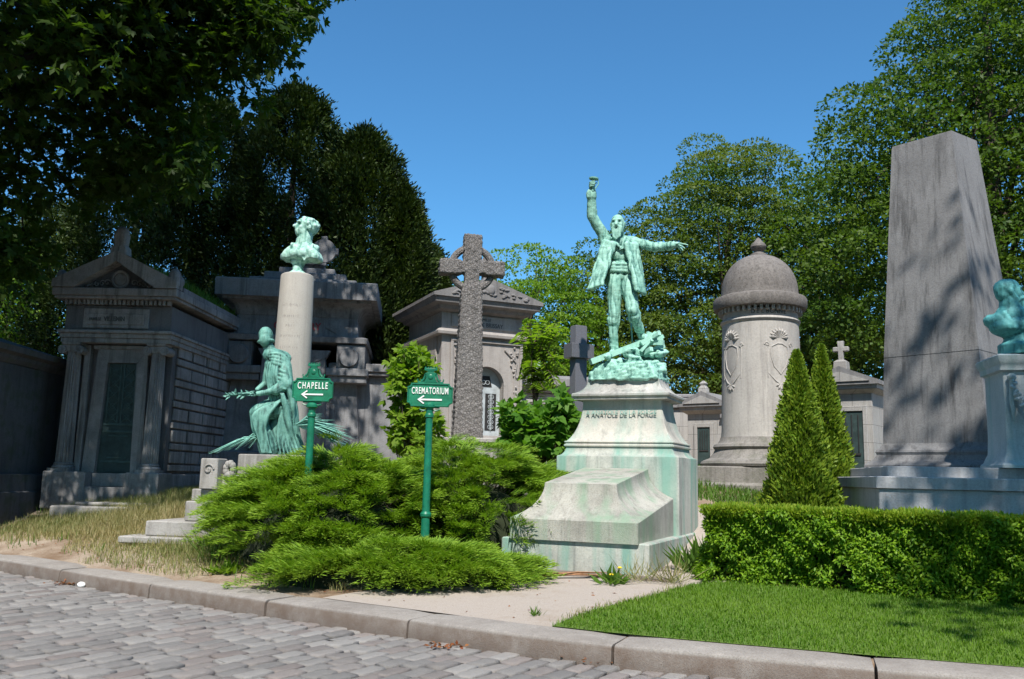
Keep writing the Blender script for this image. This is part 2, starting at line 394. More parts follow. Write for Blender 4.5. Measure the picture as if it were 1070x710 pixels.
# figures: overlapping limbs fused into one continuous skin, then carved with folds and hollows
def figure(name, mb, mat, parent, voxel=.014, smooth=3, carve=None, origin=None):
    me = bpy.data.meshes.new(name)
    off = ABS[parent.name] if parent is not None else Vector(origin)
    me.from_pydata([tuple(Vector(p) - off) for p in mb.v], [], mb.f)
    bm = bmesh.new(); bm.from_mesh(me); bmesh.ops.recalc_face_normals(bm, faces=bm.faces); bm.to_mesh(me); bm.free()
    to = bpy.data.objects.new('t', me); col.objects.link(to)
    md = to.modifiers.new('r', 'REMESH'); md.mode = 'VOXEL'; md.voxel_size = voxel; md.adaptivity = 0
    ms = to.modifiers.new('s', 'SMOOTH'); ms.iterations = smooth; ms.factor = .5
    dg = bpy.context.evaluated_depsgraph_get(); dg.update()
    out = bpy.data.meshes.new_from_object(to.evaluated_get(dg)); bpy.data.objects.remove(to)
    out.name = name
    n = len(out.vertices); co = np.empty(n * 3, np.float32); out.vertices.foreach_get('co', co); co = co.reshape(-1, 3).astype(float)
    no = np.empty(n * 3, np.float32); out.vertices.foreach_get('normal', no); no = no.reshape(-1, 3).astype(float)
    if carve is not None:
        d = carve(co + np.array(off), no); co = co + no * d[:, None]
        out.vertices.foreach_set('co', co.astype(np.float32).ravel())
    out.polygons.foreach_set('use_smooth', [True] * len(out.polygons))
    out.materials.clear()
    o = finish(name, out, mat, parent, None)
    if parent is None: o.location = off
    out.polygons.foreach_set('use_smooth', [True] * len(out.polygons))
    return o
def gauss(P, c, r): return np.exp(-((P - np.array(c)) ** 2).sum(1) / (r * r))
def wav(P, k, seed=0, oct=3):
    """cheap smooth pseudo noise"""
    g = np.random.default_rng(seed); s = np.zeros(len(P)); a = 1.
    for o in range(oct):
        for _ in range(4):
            d = g.normal(size=3); d /= np.linalg.norm(d); s += a * np.sin(P @ d * k + g.uniform(0, 6.28))
        k *= 2.1; a *= .5
    return s / 4

# ------------------------------------------------------------------ ground, kerb, road
KP = [(-40, 33.0), (-24, 23.3), (-16, 18.2), (-11.2, 15.3), (-7.31, 12.82), (-5.42, 11.42), (-2.6, 9.46), (-1.22, 8.58), (.14, 7.72), (1.37, 7.13), (3.63, 6.34), (6, 5.72), (9, 5.1), (14, 4.4), (24, 3.3), (50, 1.)]
def catmull(P, per=12):
    P = [Vector(p) for p in P]; out = []
    for i in range(len(P) - 1):
        p0 = P[max(i - 1, 0)]; p1 = P[i]; p2 = P[i + 1]; p3 = P[min(i + 2, len(P) - 1)]
        for k in range(per):
            t = k / per
            out.append(.5 * ((2 * p1) + (p2 - p0) * t + (2 * p0 - 5 * p1 + 4 * p2 - p3) * t * t + (3 * p1 - p0 - 3 * p2 + p3) * t ** 3))
    out.append(P[-1]); return out
kc = catmull(KP); KA = np.array([(p.x, p.y) for p in kc])
seg = np.r_[0, np.cumsum(np.linalg.norm(np.diff(KA, axis=0), axis=1))]
SMAX = seg[-1]
def kpt(s):
    x = np.interp(s, seg, KA[:, 0]); y = np.interp(s, seg, KA[:, 1]); e = .25
    dx = np.interp(s + e, seg, KA[:, 0]) - np.interp(s - e, seg, KA[:, 0]); dy = np.interp(s + e, seg, KA[:, 1]) - np.interp(s - e, seg, KA[:, 1])
    l = np.hypot(dx, dy); return x, y, dx / l, dy / l
def sm(x, a, b):
    t = np.clip((x - a) / (b - a), 0, 1); return t * t * (3 - 2 * t)
KZ = .17
def gzt(x, t):
    """ground height from x and distance t behind the kerb"""
    left = 1 - sm(x, -6.5, -1.0); right = sm(x, 2.0, 7.0); mid = 1 - left - right * (1 - left); mid = np.clip(mid, 0, 1)
    s1 = .22 * left + .045 * (1 - left); s2 = .05 * left + .19 * mid + .10 * right
    return KZ - .02 + s1 * np.clip(t - .3, 0, 3.6) + s2 * 10 * sm(t, 3.5, 14) + .015 * np.clip(t - 14, 0, 60)
def tdist(x, y):
    x = np.atleast_1d(np.asarray(x, float)); y = np.atleast_1d(np.asarray(y, float))
    out = np.empty(len(x))
    for i in range(0, len(x), 4000):
        d = np.hypot(x[i:i + 4000, None] - KA[None, :, 0], y[i:i + 4000, None] - KA[None, :, 1]); j = d.argmin(1)
        tx = np.gradient(KA[:, 0])[j]; ty = np.gradient(KA[:, 1])[j]; l = np.hypot(tx, ty)
        out[i:i + 4000] = (-(x[i:i + 4000] - KA[j, 0]) * ty + (y[i:i + 4000] - KA[j, 1]) * tx) / l
    return out
def gz(x, y):
    x = np.atleast_1d(np.asarray(x, float)); return gzt(x, tdist(x, y))
def gz1(x, y): return float(gz(x, y)[0])
ss = np.unique(np.r_[np.linspace(0, SMAX, 60), np.linspace(22, 75, 320)])
tt = np.r_[np.array([.08, .3, .45]), np.linspace(.6, 16, 70), np.array([18, 21, 25, 30, 40, 60, 100, 180, 350])]
X, Y, DX, DY = kpt(ss)
GX = X[:, None] - DY[:, None] * tt[None]; GY = Y[:, None] + DX[:, None] * tt[None]
GZ = gzt(GX, np.broadcast_to(tt[None], GX.shape)) + .012 * np.sin(GX * 5.1) * np.sin(GY * 4.3) * sm(tt, .5, 1.5)[None]
GZ[:, 0] = .02
V = np.stack([GX, GY, GZ], -1).reshape(-1, 3); a, b = GX.shape
ii = (np.arange(a - 1)[:, None] * b + np.arange(b - 1)[None]).ravel(); Q = np.stack([ii, ii + b, ii + b + 1, ii + 1], 1)
struct(npmesh('ground', V, Q, M['ground'], smooth=True))
# wide base sheet reaching the horizon (below everything)
mb = MB(); mb.add([(-1500, -1500, -.12), (1500, -1500, -.12), (1500, 1500, -.12), (-1500, 1500, -.12)], [(0, 1, 2, 3)])
struct(obj('far_ground', mb, M['ground'], sharp=None))
# joint bed of the road
tr = np.array([.1, -2, -6, -12, -30]); GX = X[:, None] - DY[:, None] * tr[None]; GY = Y[:, None] + DX[:, None] * tr[None]
V = np.stack([GX, GY, np.full(GX.shape, -.028)], -1).reshape(-1, 3); a, b = GX.shape
ii = (np.arange(a - 1)[:, None] * b + np.arange(b - 1)[None]).ravel(); Q = np.stack([ii, ii + b, ii + b + 1, ii + 1], 1)
struct(npmesh('road_bed', V, Q, M['joint']))
# setts: courses across the road, one real stone each
def setts():
    VV = []; QQ = []; A = []; Hh = []; cnt = 0
    u0 = Vector((.56, .83)); u0.normalize(); v0 = Vector((u0.y, -u0.x))   # course direction / across
    pitch, ln = .178, .31
    for ci in range(-106, 112):
        jit = random.random() * ln
        for k in range(-56, 62):
            c = Vector((0., 8.)) + v0 * (ci * pitch) + u0 * (k * ln + jit)
            if c.y < 1.2 or c.y > 22 or abs(c.x) > c.y * .75 + 1.5: continue
            pts.append((c.x, c.y, ci, k))
pts = []; setts()
P = np.array(pts); td = tdist(P[:, 0], P[:, 1]); P = P[td < .10]
nS = len(P); u0 = np.array([.56, .83]); u0 /= np.linalg.norm(u0); v0 = np.array([u0[1], -u0[0]])
hl = .148 + rng.uniform(-.012, .002, nS); hw = .0785 + rng.uniform(-.007, .002, nS); top = rng.normal(0, .005, nS)
tx, ty = rng.normal(0, .015, nS), rng.normal(0, .02, nS)
lev = []
for (il, z) in ((0, -.05), (0, -.030), (.003, -.009), (.012, -.001), (.04, .001)):
    for sx, sy in ((-1, -1), (-.3, -1), (.4, -1), (1, -1), (1, 1), (.35, 1), (-.4, 1), (-1, 1)):
        jx = rng.normal(0, .004, nS); jy = rng.normal(0, .003, nS)
        l = (hl - il) * sx + jx; ww = (hw - il) * sy + jy
        zz = z + (top + tx * l + ty * ww if z > -.04 else 0)
        lev.append(np.stack([P[:, 0] + u0[0] * l + v0[0] * ww, P[:, 1] + u0[1] * l + v0[1] * ww, zz + np.zeros(nS)], -1))
V = np.stack(lev, 1).reshape(-1, 3)
base = np.arange(nS)[:, None] * 40; q = []
for r in range(4):
    for i in range(8):
        j = (i + 1) % 8; q.append((r * 8 + i, r * 8 + j, (r + 1) * 8 + j, (r + 1) * 8 + i))
q += [(32, 33, 38, 39), (33, 34, 37, 38), (34, 35, 36, 37)]
q = np.array(q); Q = (base[:, :, None] + q[None]).reshape(-1, 4)
struct(npmesh('cobblestone_road', V, Q, M['cobble'], attrs={'var': np.repeat(rng.uniform(0, 1, nS), 40), 'hue': np.repeat(rng.uniform(0, 1, nS), 40)}))
# kerb: long bevelled granite stones
mb = MB(); s = 8.0
while s < SMAX - 6:
    L = random.uniform(1.7, 2.4); n = 6; rs = []
    lift = random.uniform(-.008, .008); push = random.uniform(-.012, .012)
    for k in range(n + 1):
        e = s + .012 + (L - .024) * k / n; x, y, dx, dy = kpt(e); b_ = .012 if k in (0, n) else 0
        prof = [(.0, -.08), (-.006, .02), (.0, KZ - .04), (.012, KZ - .012), (.04, KZ), (.44, KZ + .005), (.46, KZ - .01), (.46, -.08)]
        rs.append([(x - dy * (t + push + (b_ if t < .2 else -b_)), y + dx * (t + push + (b_ if t < .2 else -b_)), z + lift - (b_ if z > .1 else 0)) for t, z in prof])
    mb.loft(rs); s += L
struct(obj('kerb', mb, M['kerb'], sharp=35))
# pale path between kerb and monument, as its own sheet 5 mm above the ground
def sheet(name, poly, mat, lift, step=.22, kind='structure'):
    """terrain-following sheet inside a polygon"""
    poly = np.array(poly); mn = poly.min(0); mx = poly.max(0)
    bmx = bmesh.new(); vs = [bmx.verts.new((p[0], p[1], 0)) for p in poly]; bmx.faces.new(vs)
    bmesh.ops.triangulate(bmx, faces=bmx.faces)
    for ax, lo, hi in ((0, mn[0], mx[0]), (1, mn[1], mx[1])):
        c = lo + step
        while c < hi:
            pl = (c, 0, 0) if ax == 0 else (0, c, 0); no = (1, 0, 0) if ax == 0 else (0, 1, 0)
            bmesh.ops.bisect_plane(bmx, geom=bmx.verts[:] + bmx.edges[:] + bmx.faces[:], plane_co=pl, plane_no=no); c += step
    co = np.array([v.co[:] for v in bmx.verts]); z = gz(co[:, 0], co[:, 1])
    for v, h in zip(bmx.verts, z): v.co.z = h + lift
    for f in bmx.faces:
        if f.normal.z < 0: f.normal_flip()
    me = bpy.data.meshes.new(name); bmx.to_mesh(me); bmx.free()
    o = finish(name, me, mat, None, None); o['kind'] = kind; return o
def kin(s, t): x, y, dx, dy = kpt(s); return (float(x - dy * t), float(y + dx * t))
def s_at(x): return float(np.interp(x, KA[:, 0], seg))
path_poly = [kin(s_at(x), .45) for x in np.linspace(-2.2, 1.2, 16)] + [(1.1, 8.9), (1.75, 9.7), (2.6, 10.6), (3.4, 12.5), (3.8, 15), (3.0, 15.3), (2.6, 12), (1.7, 10.9), (.3, 11.3), (-.5, 11.2), (-1.2, 10.4)]
sheet('sandy_path', path_poly, M['path'], .018)
lawn_poly = [kin(s_at(x), .44) for x in np.linspace(.2, 12, 24)] + [(12, 9), (5.5, 9.2), (2.45, 10.55), (2.1, 10.3), (1.45, 9.5), (.85, 8.8)]
sheet('lawn', lawn_poly, M['lawnsoil'], .03)
def in_poly(x, y, poly):
    poly = np.array(poly); r = np.zeros(len(x), bool); j = len(poly) - 1
    for i in range(len(poly)):
        xi, yi = poly[i]; xj, yj = poly[j]
        c = ((yi > y) != (yj > y)) & (x < (xj - xi) * (y - yi) / (yj - yi + 1e-12) + xi); r ^= c; j = i
    return r
def blades(name, x, y, h, wd, mat, lean=.5, lift=0., var=None):
    n = len(x); z = gz(x, y) + lift; a = rng.uniform(0, 2 * np.pi, n); l = rng.uniform(0, lean, n) * h
    B = np.stack([x, y, z], 1); side = np.stack([np.cos(a), np.sin(a), np.zeros(n)], 1) * wd[:, None] * .5
    fd = np.stack([-np.sin(a), np.cos(a), np.zeros(n)], 1)
    mid = B + fd * (l * .35)[:, None] + np.array([0, 0, 1]) * (h * .6)[:, None]; tip = B + fd * l[:, None] + np.array([0, 0, 1]) * h[:, None]
    V = np.stack([B - side, B + side, mid + side * .7, mid - side * .7, tip], 1).reshape(-1, 3)
    i = np.arange(n)[:, None] * 5
    Q = np.concatenate([i + np.array([[0, 1, 2]]), i + np.array([[0, 2, 3]]), i + np.array([[3, 2, 4]])])
    o = npmesh(name, V, Q, mat, attrs={'var': np.repeat(rng.uniform(0, 1, n) if var is None else var, 5)}, k=3)
    o['kind'] = 'stuff'; return o
def patchy_(x, y): return wav(np.stack([x, y, 0 * x], 1), 1.9, 23, 3)
def lerp_(a, b, t): return a + (b - a) * t
# lawn grass
n = 160000; x = rng.uniform(.1, 8.5, n); y = rng.uniform(5.5, 11, n); k = in_poly(x, y, lawn_poly); x, y = x[k], y[k]
lv = np.clip(.5 + .30 * wav(np.stack([x, y, 0 * x], 1), 2.2, 5, 3) + rng.normal(0, .2, len(x)), 0, 1)
tag(blades('lawn_grass', x, y, rng.uniform(.025, .055, len(x)), rng.uniform(.005, .010, len(x)), M['lawnblade'], .9, .02, lv), 'short bright green mown lawn in front of the hedge')
n = 2600; x = rng.uniform(.3, 6.5, n); y = rng.uniform(6, 10.5, n); k = in_poly(x, y, lawn_poly) & (patchy_(x, y) > .15); x, y = x[k], y[k]; n = len(x)
V, Q, A = leaves(np.stack([x, y, gz(x, y) + rng.uniform(.04, .065, n)], 1), rng.normal(0, 1, (n, 3)) * [1, 1, .2], rng.normal(0, .25, (n, 3)) + [0, 0, 1], rng.uniform(.018, .035, n), .02, rng.uniform(0, 1, n))
tag(npmesh('clover', V, Q, M['weed'], attrs={'var': A}), 'small clover leaves scattered through the lawn')['kind'] = 'stuff'
xs_ = []
for p_, q_ in zip(lawn_poly[-6:], lawn_poly[-5:] + lawn_poly[:1]):
    for t in np.linspace(0, 1, 260): xs_.append((lerp_(p_[0], q_[0], t) + rng.normal(0, .07), lerp_(p_[1], q_[1], t) + rng.normal(0, .07)))
xs_ = np.array(xs_); xs_ = xs_[patchy_(xs_[:, 0] * 2, xs_[:, 1] * 2) > -.2]
tag(blades('lawn_edge_grass', xs_[:, 0], xs_[:, 1], rng.uniform(.03, .09, len(xs_)), rng.uniform(.005, .009, len(xs_)), M['straw'], 1.0, .0), 'uneven half-dry grass fringe where the lawn meets the path')
# dry grass on the bank at left
def patchy(x, y, k=1.3, s=3): return wav(np.stack([x, y, 0 * x], 1), k, s, 3)
n = 170000; sv = rng.uniform(s_at(-9.5), s_at(-1.6), n); t = .45 + 5.6 * rng.random(n) ** .9; X_, Y_, DX_, DY_ = kpt(sv); x = X_ - DY_ * t; y = Y_ + DX_ * t
pn = patchy(x, y); pf_ = patchy(x, y, 5.0, 14)
k = (pn + .5 * pf_ > -.95 + 1.25 * (1 - sm(t, .5, 1.5))) & (rng.random(n) < .35 + .65 * sm(t, .8, 1.6)) & (x < -1.6 - .2 * t)
x, y, t, pn = x[k], y[k], t[k], pn[k]
tag(blades('dry_grass', x, y, rng.uniform(.05, .20, len(x)) * (.6 + .6 * sm(t, .8, 2.5)), rng.uniform(.005, .010, len(x)), M['straw'], .9, 0., np.clip(.6 - .45 * pn + rng.normal(0, .25, len(x)), 0, 1)), 'long straw-coloured grass with green tufts on the bank in front of the mausoleums')
n = 9000; x = rng.uniform(-14, -1.2, n); y = rng.uniform(8.8, 22, n); t = tdist(x, y); pn = patchy(x, y, 1.7, 9)
k = (t > .6) & (t < 6) & (pn > .25) & (x < -1.9 - .2 * t)
tag(blades('green_tufts', x[k], y[k], rng.uniform(.06, .2, k.sum()), rng.uniform(.01, .016, k.sum()), M['weed'], .8), 'green weedy grass tufts scattered through the dry grass')

# ------------------------------------------------------------------ statue monument
E1 = Vector((math.cos(R(-23.4)), math.sin(R(-23.4)), 0)); E2 = Vector((-E1.y, E1.x, 0))
OP = Vector((1.68, 10.86, 0))
def pw(u, w, z=0): return OP + E1 * u + E2 * w + Vector((0, 0, z))
mon = root('monument_pedestal', (1.68, 10.86, .25), -23.4, 'tall flared stone pedestal streaked with copper green under the statue of the gesturing man', 'pedestal')
mb = MB(); mb.rings(-1.0, 1.84, [(.99, 1.64, .10), (1.0, 1.65, .11), (1.0, 1.65, .685), (.985, 1.635, .70)], .012); obj('plinth', mb, M['verdigris'], mon)
mb = MB(); mb.rings(-.95, 1.7, [(1.32, 1.9, .05), (1.32, 1.9, .30), (1.30, 1.88, .32)], .02); obj('footing', mb, M['kerb'], mon)
hx, hy = .95, .70; L = [(hx, hy, .69), (hx, hy, 1.81), (hx - .004, hy - .004, 1.825)]
for a in np.linspace(0, 1, 8): L.append((hx - .01 - .10 * math.sin(a * math.pi / 2), hy - .01 - .10 * math.sin(a * math.pi / 2), 1.83 + .12 * (1 - math.cos(a * math.pi / 2)) + .02 * a))
mb = MB(); mb.rings(-1.0, 2.8, L + [(hx - .115, hy - .115, 1.972)], .015); obj('lower_block', mb, M['verdigris'], mon)
mb = MB()
mb.rings(-1.0, 2.8, [(hx - .10, hy - .10, 1.968), (hx - .085, hy - .085, 1.98), (hx - .085, hy - .085, 2.0), (hx - .105, hy - .105, 2.012), (hx - .105, hy - .105, 2.03), (hx - .09, hy - .09, 2.04), (hx - .095, hy - .095, 2.055), (hx - .12, hy - .12, 2.06)], .012)
obj('moulding', mb, M['ped'], mon)
L = []
for a in np.linspace(0, 1, 12): L.append((hx - .115 - .205 * math.sin(a * math.pi / 2), hy - .115 - .205 * math.sin(a * math.pi / 2), 2.055 + .66 * (1 - math.cos(a * math.pi / 2)) * .55 + .66 * .45 * a))
mb = MB(); mb.rings(-1.0, 2.8, L, .012); obj('flared_shaft', mb, M['ped'], mon)
L = [(hx - .30, hy - .30, 2.69), (hx - .20, hy - .20, 2.705), (hx - .20, hy - .20, 2.735), (hx - .185, hy - .185, 2.745), (hx - .17, hy - .17, 2.76), (hx - .17, hy - .17, 2.79), (hx - .185, hy - .185, 2.805)]
for a in np.linspace(.08, 1, 9): L.append((hx - .185 - .19 * math.sin(a * math.pi / 2), hy - .185 - .19 * math.sin(a * math.pi / 2), 2.805 + .22 * (1 - math.cos(a * math.pi / 2)) * .6 + .22 * .4 * a))
mb = MB(); mb.rings(-1.0, 2.8, L + [(hx - .385, hy - .385, 3.03)], .012); obj('cornice', mb, M['pedtop'], mon)
text(mon, 'A ANATOLE DE LA FORGE', .10, M['inkgreen'], (-1.0, 2.8 - .70 + .262, 2.50), tiltx=80, sx=.95, bold=.0)

# low sloping block in front
tb = root('tomb_block', tuple(pw(-1, 1.0, .70)), -23.4, 'low mossy stone block with concave sloping flanks in front of the statue pedestal', 'tomb block')
def lerp(a, b, t): return a + (b - a) * t
mb = MB(); rs = []
f0, b0 = -.85, 1.09   # local y of front and back (origin at u=-1, w=1)
def wring(hw, yf, yb, zf, zb, c=.01):
    return [(-hw + c, yf, zf), (hw - c, yf, zf), (hw, yf + c, zf), (hw, yb, zb), (-hw, yb, zb), (-hw, yf + c, zf)]
rs.append(wring(.87, f0, b0, .69, .69)); rs.append(wring(.87, f0, b0, .95, 1.22)); rs.append(wring(.862, f0 + .008, b0, .962, 1.232))
for a in np.linspace(.12, 1, 10):
    h = math.sin(a * math.pi / 2); v = .5 * (1 - math.cos(a * math.pi / 2)) + .5 * a
    rs.append(wring(lerp(.862, .50, h), lerp(f0 + .008, f0 + .30, h ** 1.2), b0, lerp(.962, 1.42, v), lerp(1.232, 1.64, v)))
rs.append(wring(.492, f0 + .308, b0, 1.427, 1.648))
mb.loft(rs); obj('block', mb, M['tombblock'], tb, sharp=32)

# bronze rock, wreckage and the man
YS = 13.83; SC = pw(-1, 2.8, 3.03)
def S(px, py, dy=0.): return at(px, py, YS + dy)
rb = root('gesturing_man_statue', tuple(SC), 0, 'turquoise bronze statue of a bearded man in open coat, one arm raised', 'statue')
rr = random.Random(5)
mb = MB()
Er = Euler((0, 0, R(-23.4))).to_matrix()
def rk(u, w_, z, r):
    p = SC + E1 * u + E2 * w_; p.z = z; mb.ell(p, r, (rr.uniform(-.3, .3), rr.uniform(-.3, .3), R(-23.4) + rr.uniform(-.2, .2)), 8, 6)
mb2 = MB(); mb2.rings(0, 0, [(.565, .40, 3.02), (.56, .39, 3.10), (.52, .36, 3.2), (.44, .32, 3.30)], .05)
mb.add([SC * 1 + E1 * p[0] + E2 * p[1] + Vector((0, 0, p[2] - SC.z)) for p in mb2.v], mb2.f)
for i in range(46):
    a = rr.uniform(0, 2 * math.pi); q = rr.uniform(.6, 1)
    rk(.50 * math.cos(a) * q, .34 * math.sin(a) * q, 3.08 + rr.uniform(0, .2), (rr.uniform(.08, .16), rr.uniform(.06, .12), rr.uniform(.04, .09)))
for i in range(34): rk(rr.uniform(.05, .5), rr.uniform(-.25, .25), rr.uniform(3.22, 3.52), (rr.uniform(.07, .14), rr.uniform(.06, .1), rr.uniform(.04, .09)))
for i in range(16): rk(rr.uniform(-.45, .1), rr.uniform(-.28, .25), rr.uniform(3.22, 3.36), (rr.uniform(.09, .15), rr.uniform(.08, .12), rr.uniform(.03, .05)))
def cv_rock(P, N): return .03 * wav(P, 13, 2) + .022 * np.abs(wav(P * [1, 1, 3], 24, 4)) + .006 * wav(P, 60, 8, 2)
figure('rock_base', mb, M['bronze'], rb, .02, 1, cv_rock)
mb = MB()
def beam(a, b, wv, wh, z_rot=0):
    a, b = Vector(a), Vector(b); t = (b - a).normalized(); s = t.cross(Vector((0, 0, 1))).normalized(); u = s.cross(t)
    rs = []
    for p in (a, a.lerp(b, .3), a.lerp(b, .6), b):
        rs.append([p + s * wv * i + u * wh * j for i, j in ((-1, -1), (1, -1), (1, 1), (-1, 1))])
    mb.loft(rs)
beam(S(617, 378.5, -.16), S(672, 358, .0), .07, .045); obj('fallen_beam', mb, M['bronze'], rb, w=True)
mb = MB()
for i in range(13):
    a = S(rr.uniform(662, 674), rr.uniform(358, 370), rr.uniform(-.2, .15)); b = S(rr.uniform(678, 694), rr.uniform(347, 366), rr.uniform(-.3, .15)); beam(a, b, rr.uniform(.02, .045), rr.uniform(.02, .04))
obj('splintered_wreckage', mb, M['bronze'], rb, w=True)
mb = MB(); mb.tube([S(659, 318, .12), S(659.5, 340, .14), S(661, 362, .15)], [.018, .016, .012], 8); obj('scabbard', mb, M['bronzew'], rb, w=True)

mb = MB(); EL = mb.ell
C = lambda a_, b_, r0_, r1_, n_=12: mb.cap(a_, b_, r0_ * FAT, r1_ * FAT, n_)
FAT = 1.13
hip = S(649, 289, .02)
EL(hip, (.20, .15, .15)); EL(S(649, 279, .02), (.175, .135, .14)); EL(S(648, 266, .02), (.19, .145, .17)); EL(S(647, 256, .02), (.235, .155, .17))
C(S(633, 251.5, .02), S(663, 254, .03), .095, .095); C(S(647, 250, .0), S(646, 240, -.02), .085, .078)
# legs
C(S(642.5, 292, .0), S(641.5, 327, -.06), .125, .088); C(S(641.5, 327, -.06), S(641, 363, .02), .092, .060)
C(S(640.5, 338, -.03), S(641, 350, .02), .085, .07); C(S(640.5, 335, -.04), S(640.6, 337, -.04), .093, .090); EL(S(641, 368, .03), (.075, .08, .05))
C(S(641, 369, .02), S(635, 372.5, -.22), .062, .045); C(S(635, 372.5, -.22), S(633, 373, -.27), .044, .03)
C(S(656, 292, .0), S(661, 324, -.20), .125, .092); C(S(661, 324, -.20), S(670, 350, .08), .094, .058)
C(S(663.5, 332, -.13), S(667, 341, -.04), .088, .072); C(S(662.4, 329.5, -.15), S(662.8, 331, -.15), .094, .092); C(S(671, 352, .08), S(677, 355, -.1), .060, .04)
# right arm raised
C(S(632.5, 250, .02), S(618.5, 226, -.05), .085, .076); C(S(618.5, 226, -.05), S(618, 205, -.12), .078, .060)
C(S(618, 205.5, -.12), S(618, 202.8, -.12), .076, .078); C(S(618.2, 202, -.12), S(618.6, 196.5, -.13), .038, .042)
EL(S(618.8, 194, -.13), (.052, .035, .06))
# left arm pointing
C(S(664, 254, .02), S(685, 258.5, -.14), .084, .074); C(S(685, 258.5, -.14), S(701, 257, -.26), .074, .058)
C(S(700.5, 257, -.26), S(702.5, 256.8, -.27), .066, .064); C(S(703, 256.5, -.27), S(707.5, 255.8, -.30), .036, .038)
EL(S(708, 256, -.30), (.055, .035, .032))
# head
FAT = 1.0
hc = S(645.2, 233.8, -.05); tilt = (R(4), R(0), R(-14))
EL(hc, (.112, .138, .150), tilt); EL(hc + Vector((-.02, -.03, -.05)), (.088, .105, .11), tilt)
hf = Vector((-.24, -.95, -.10)).normalized(); hr = Vector((.96, -.26, 0)).normalized()
def HP(r, f, u): return hc + hr * r + hf * f + Vector((0, 0, u))
C(HP(0, .118, .02), HP(0, .158, -.035), .016, .026); C(HP(-.055, .112, .045), HP(.055, .112, .045), .022, .022)
for s_ in (-1, 1):
    EL(HP(s_ * .06, .088, -.03), (.032, .03, .03)); EL(HP(s_ * .112, -.005, -.01), (.014, .026, .038)); C(HP(s_ * .02, .128, -.068), HP(s_ * .07, .095, -.095), .022, .018)
# beard, long, two points; hair at the sides
for bx in (-.045, -.02, 0, .02, .045): C(HP(bx, .090, -.09), HP(bx * 1.1, .125, -.275 + abs(bx) * .9), .046, .022)
for bx in (-.085, .085): C(HP(bx, .03, -.03), HP(bx * .8, .075, -.15), .034, .03)
for a in np.linspace(.6, 5.7, 14): C(HP(.098 * math.sin(a), -.03 + .09 * math.cos(a + math.pi) * -1 if False else -.03 - .085 * abs(math.sin(a / 2 + .2)), .02), HP(.10 * math.sin(a), -.05, -.085), .024, .022)
# coat: open fronts flaring to the hem, collar, back
def sheetc(top, bot, r0, r1, n=7):
    for k in range(n):
        t = k / (n - 1); C(lerp(Vector(top[0]), Vector(top[1]), t), lerp(Vector(bot[0]), Vector(bot[1]), t), r0, r1, 8)
sheetc((S(632, 254, -.10), S(640, 256, -.15)), (S(616, 302, -.26), S(629, 297, -.34)), .062, .040)
sheetc((S(632, 256, .02), S(632, 254, -.10)), (S(622, 300, .18), S(616, 302, -.26)), .062, .040)
sheetc((S(655, 256, -.15), S(664, 256, -.08)), (S(665, 303, -.32), S(674, 307, -.16)), .058, .038)
sheetc((S(664, 256, -.08), S(664, 256, .06)), (S(674, 307, -.16), S(668, 301, .18)), .058, .038)
sheetc((S(634, 254, .12), S(662, 255, .12)), (S(625, 296, .16), S(667, 299, .17)), .050, .034, 10)
for k in range(5):     # frogging cords across the chest
    y_ = 257 + k * 7
    C(S(629 - k * 1.6, y_ + 1, -.17 - .01 * k), S(637.5 - k * 1.9, y_, -.20 - .01 * k), .014, .012, 6); C(S(657 + k * 1.5, y_, -.19 - .012 * k), S(665 + k * 1., y_ + 1, -.13), .014, .012, 6)
C(S(640, 249, -.10), S(649, 260, -.17), .03, .022); C(S(653, 249, -.09), S(650, 260, -.17), .03, .022)
# sash round the waist
for y_ in (276, 279.5, 283): C(S(638.5, y_, -.08), S(659, y_ + .5, -.09), .05, .05); C(S(641, y_, -.12), S(656, y_ + .5, -.125), .034, .034)
# folds of sleeves, trousers and boots
def ring(a, b, r, t, n=12):
    a, b = Vector(a), Vector(b); d = (b - a).normalized(); s1 = d.cross(Vector((0, 1, .2))).normalized(); s2 = d.cross(s1)
    pts_ = [a + (s1 * math.cos(q) + s2 * math.sin(q)) * r + d * .02 * math.sin(q + a.x * 9) for q in np.linspace(0, 2 * math.pi, n)]
    mb.tube(pts_, t * .7, 6)
for (a, b, r) in ((S(628, 243), S(620, 230), .074), (S(624, 237), S(620, 230), .072), (S(619, 222, -.06), S(618, 210, -.1), .072), (S(618.3, 215, -.08), S(618, 208, -.1), .066),
                  (S(671, 255.5, -.04), S(680, 257, -.1), .076), (S(677, 257, -.09), S(685, 258, -.14), .074), (S(691, 258, -.19), S(700, 257, -.25), .066), (S(695, 257.6, -.22), S(700, 257, -.25), .062),
                  (S(641, 353, 0), S(641, 360, .02), .07), (S(641, 358, .01), S(641, 363, .02), .068), (S(641, 363, .02), S(641, 368, .02), .066), (S(667.5, 344, 0), S(669, 348, .06), .066)):
    ring(a, b, r, .016)
def cv_man(P, N):
    d = .006 * wav(P, 30, 3) + .002 * wav(P, 80, 6, 2)
    body = 1 / (1 + np.exp((P[:, 2] - hc.z + .22) * 40))
    d += body * .012 * (np.abs(wav(P * [1.5, 1.5, .5], 22, 12, 2)) * 2 - 1)
    for s_ in (-1, 1): d -= .017 * gauss(P, HP(s_ * .042, .118, .014), .022)
    d -= .010 * gauss(P, HP(0, .125, -.092), .018)
    return d
figure('body', mb, M['bronze'], rb, .0115, 2, cv_man)
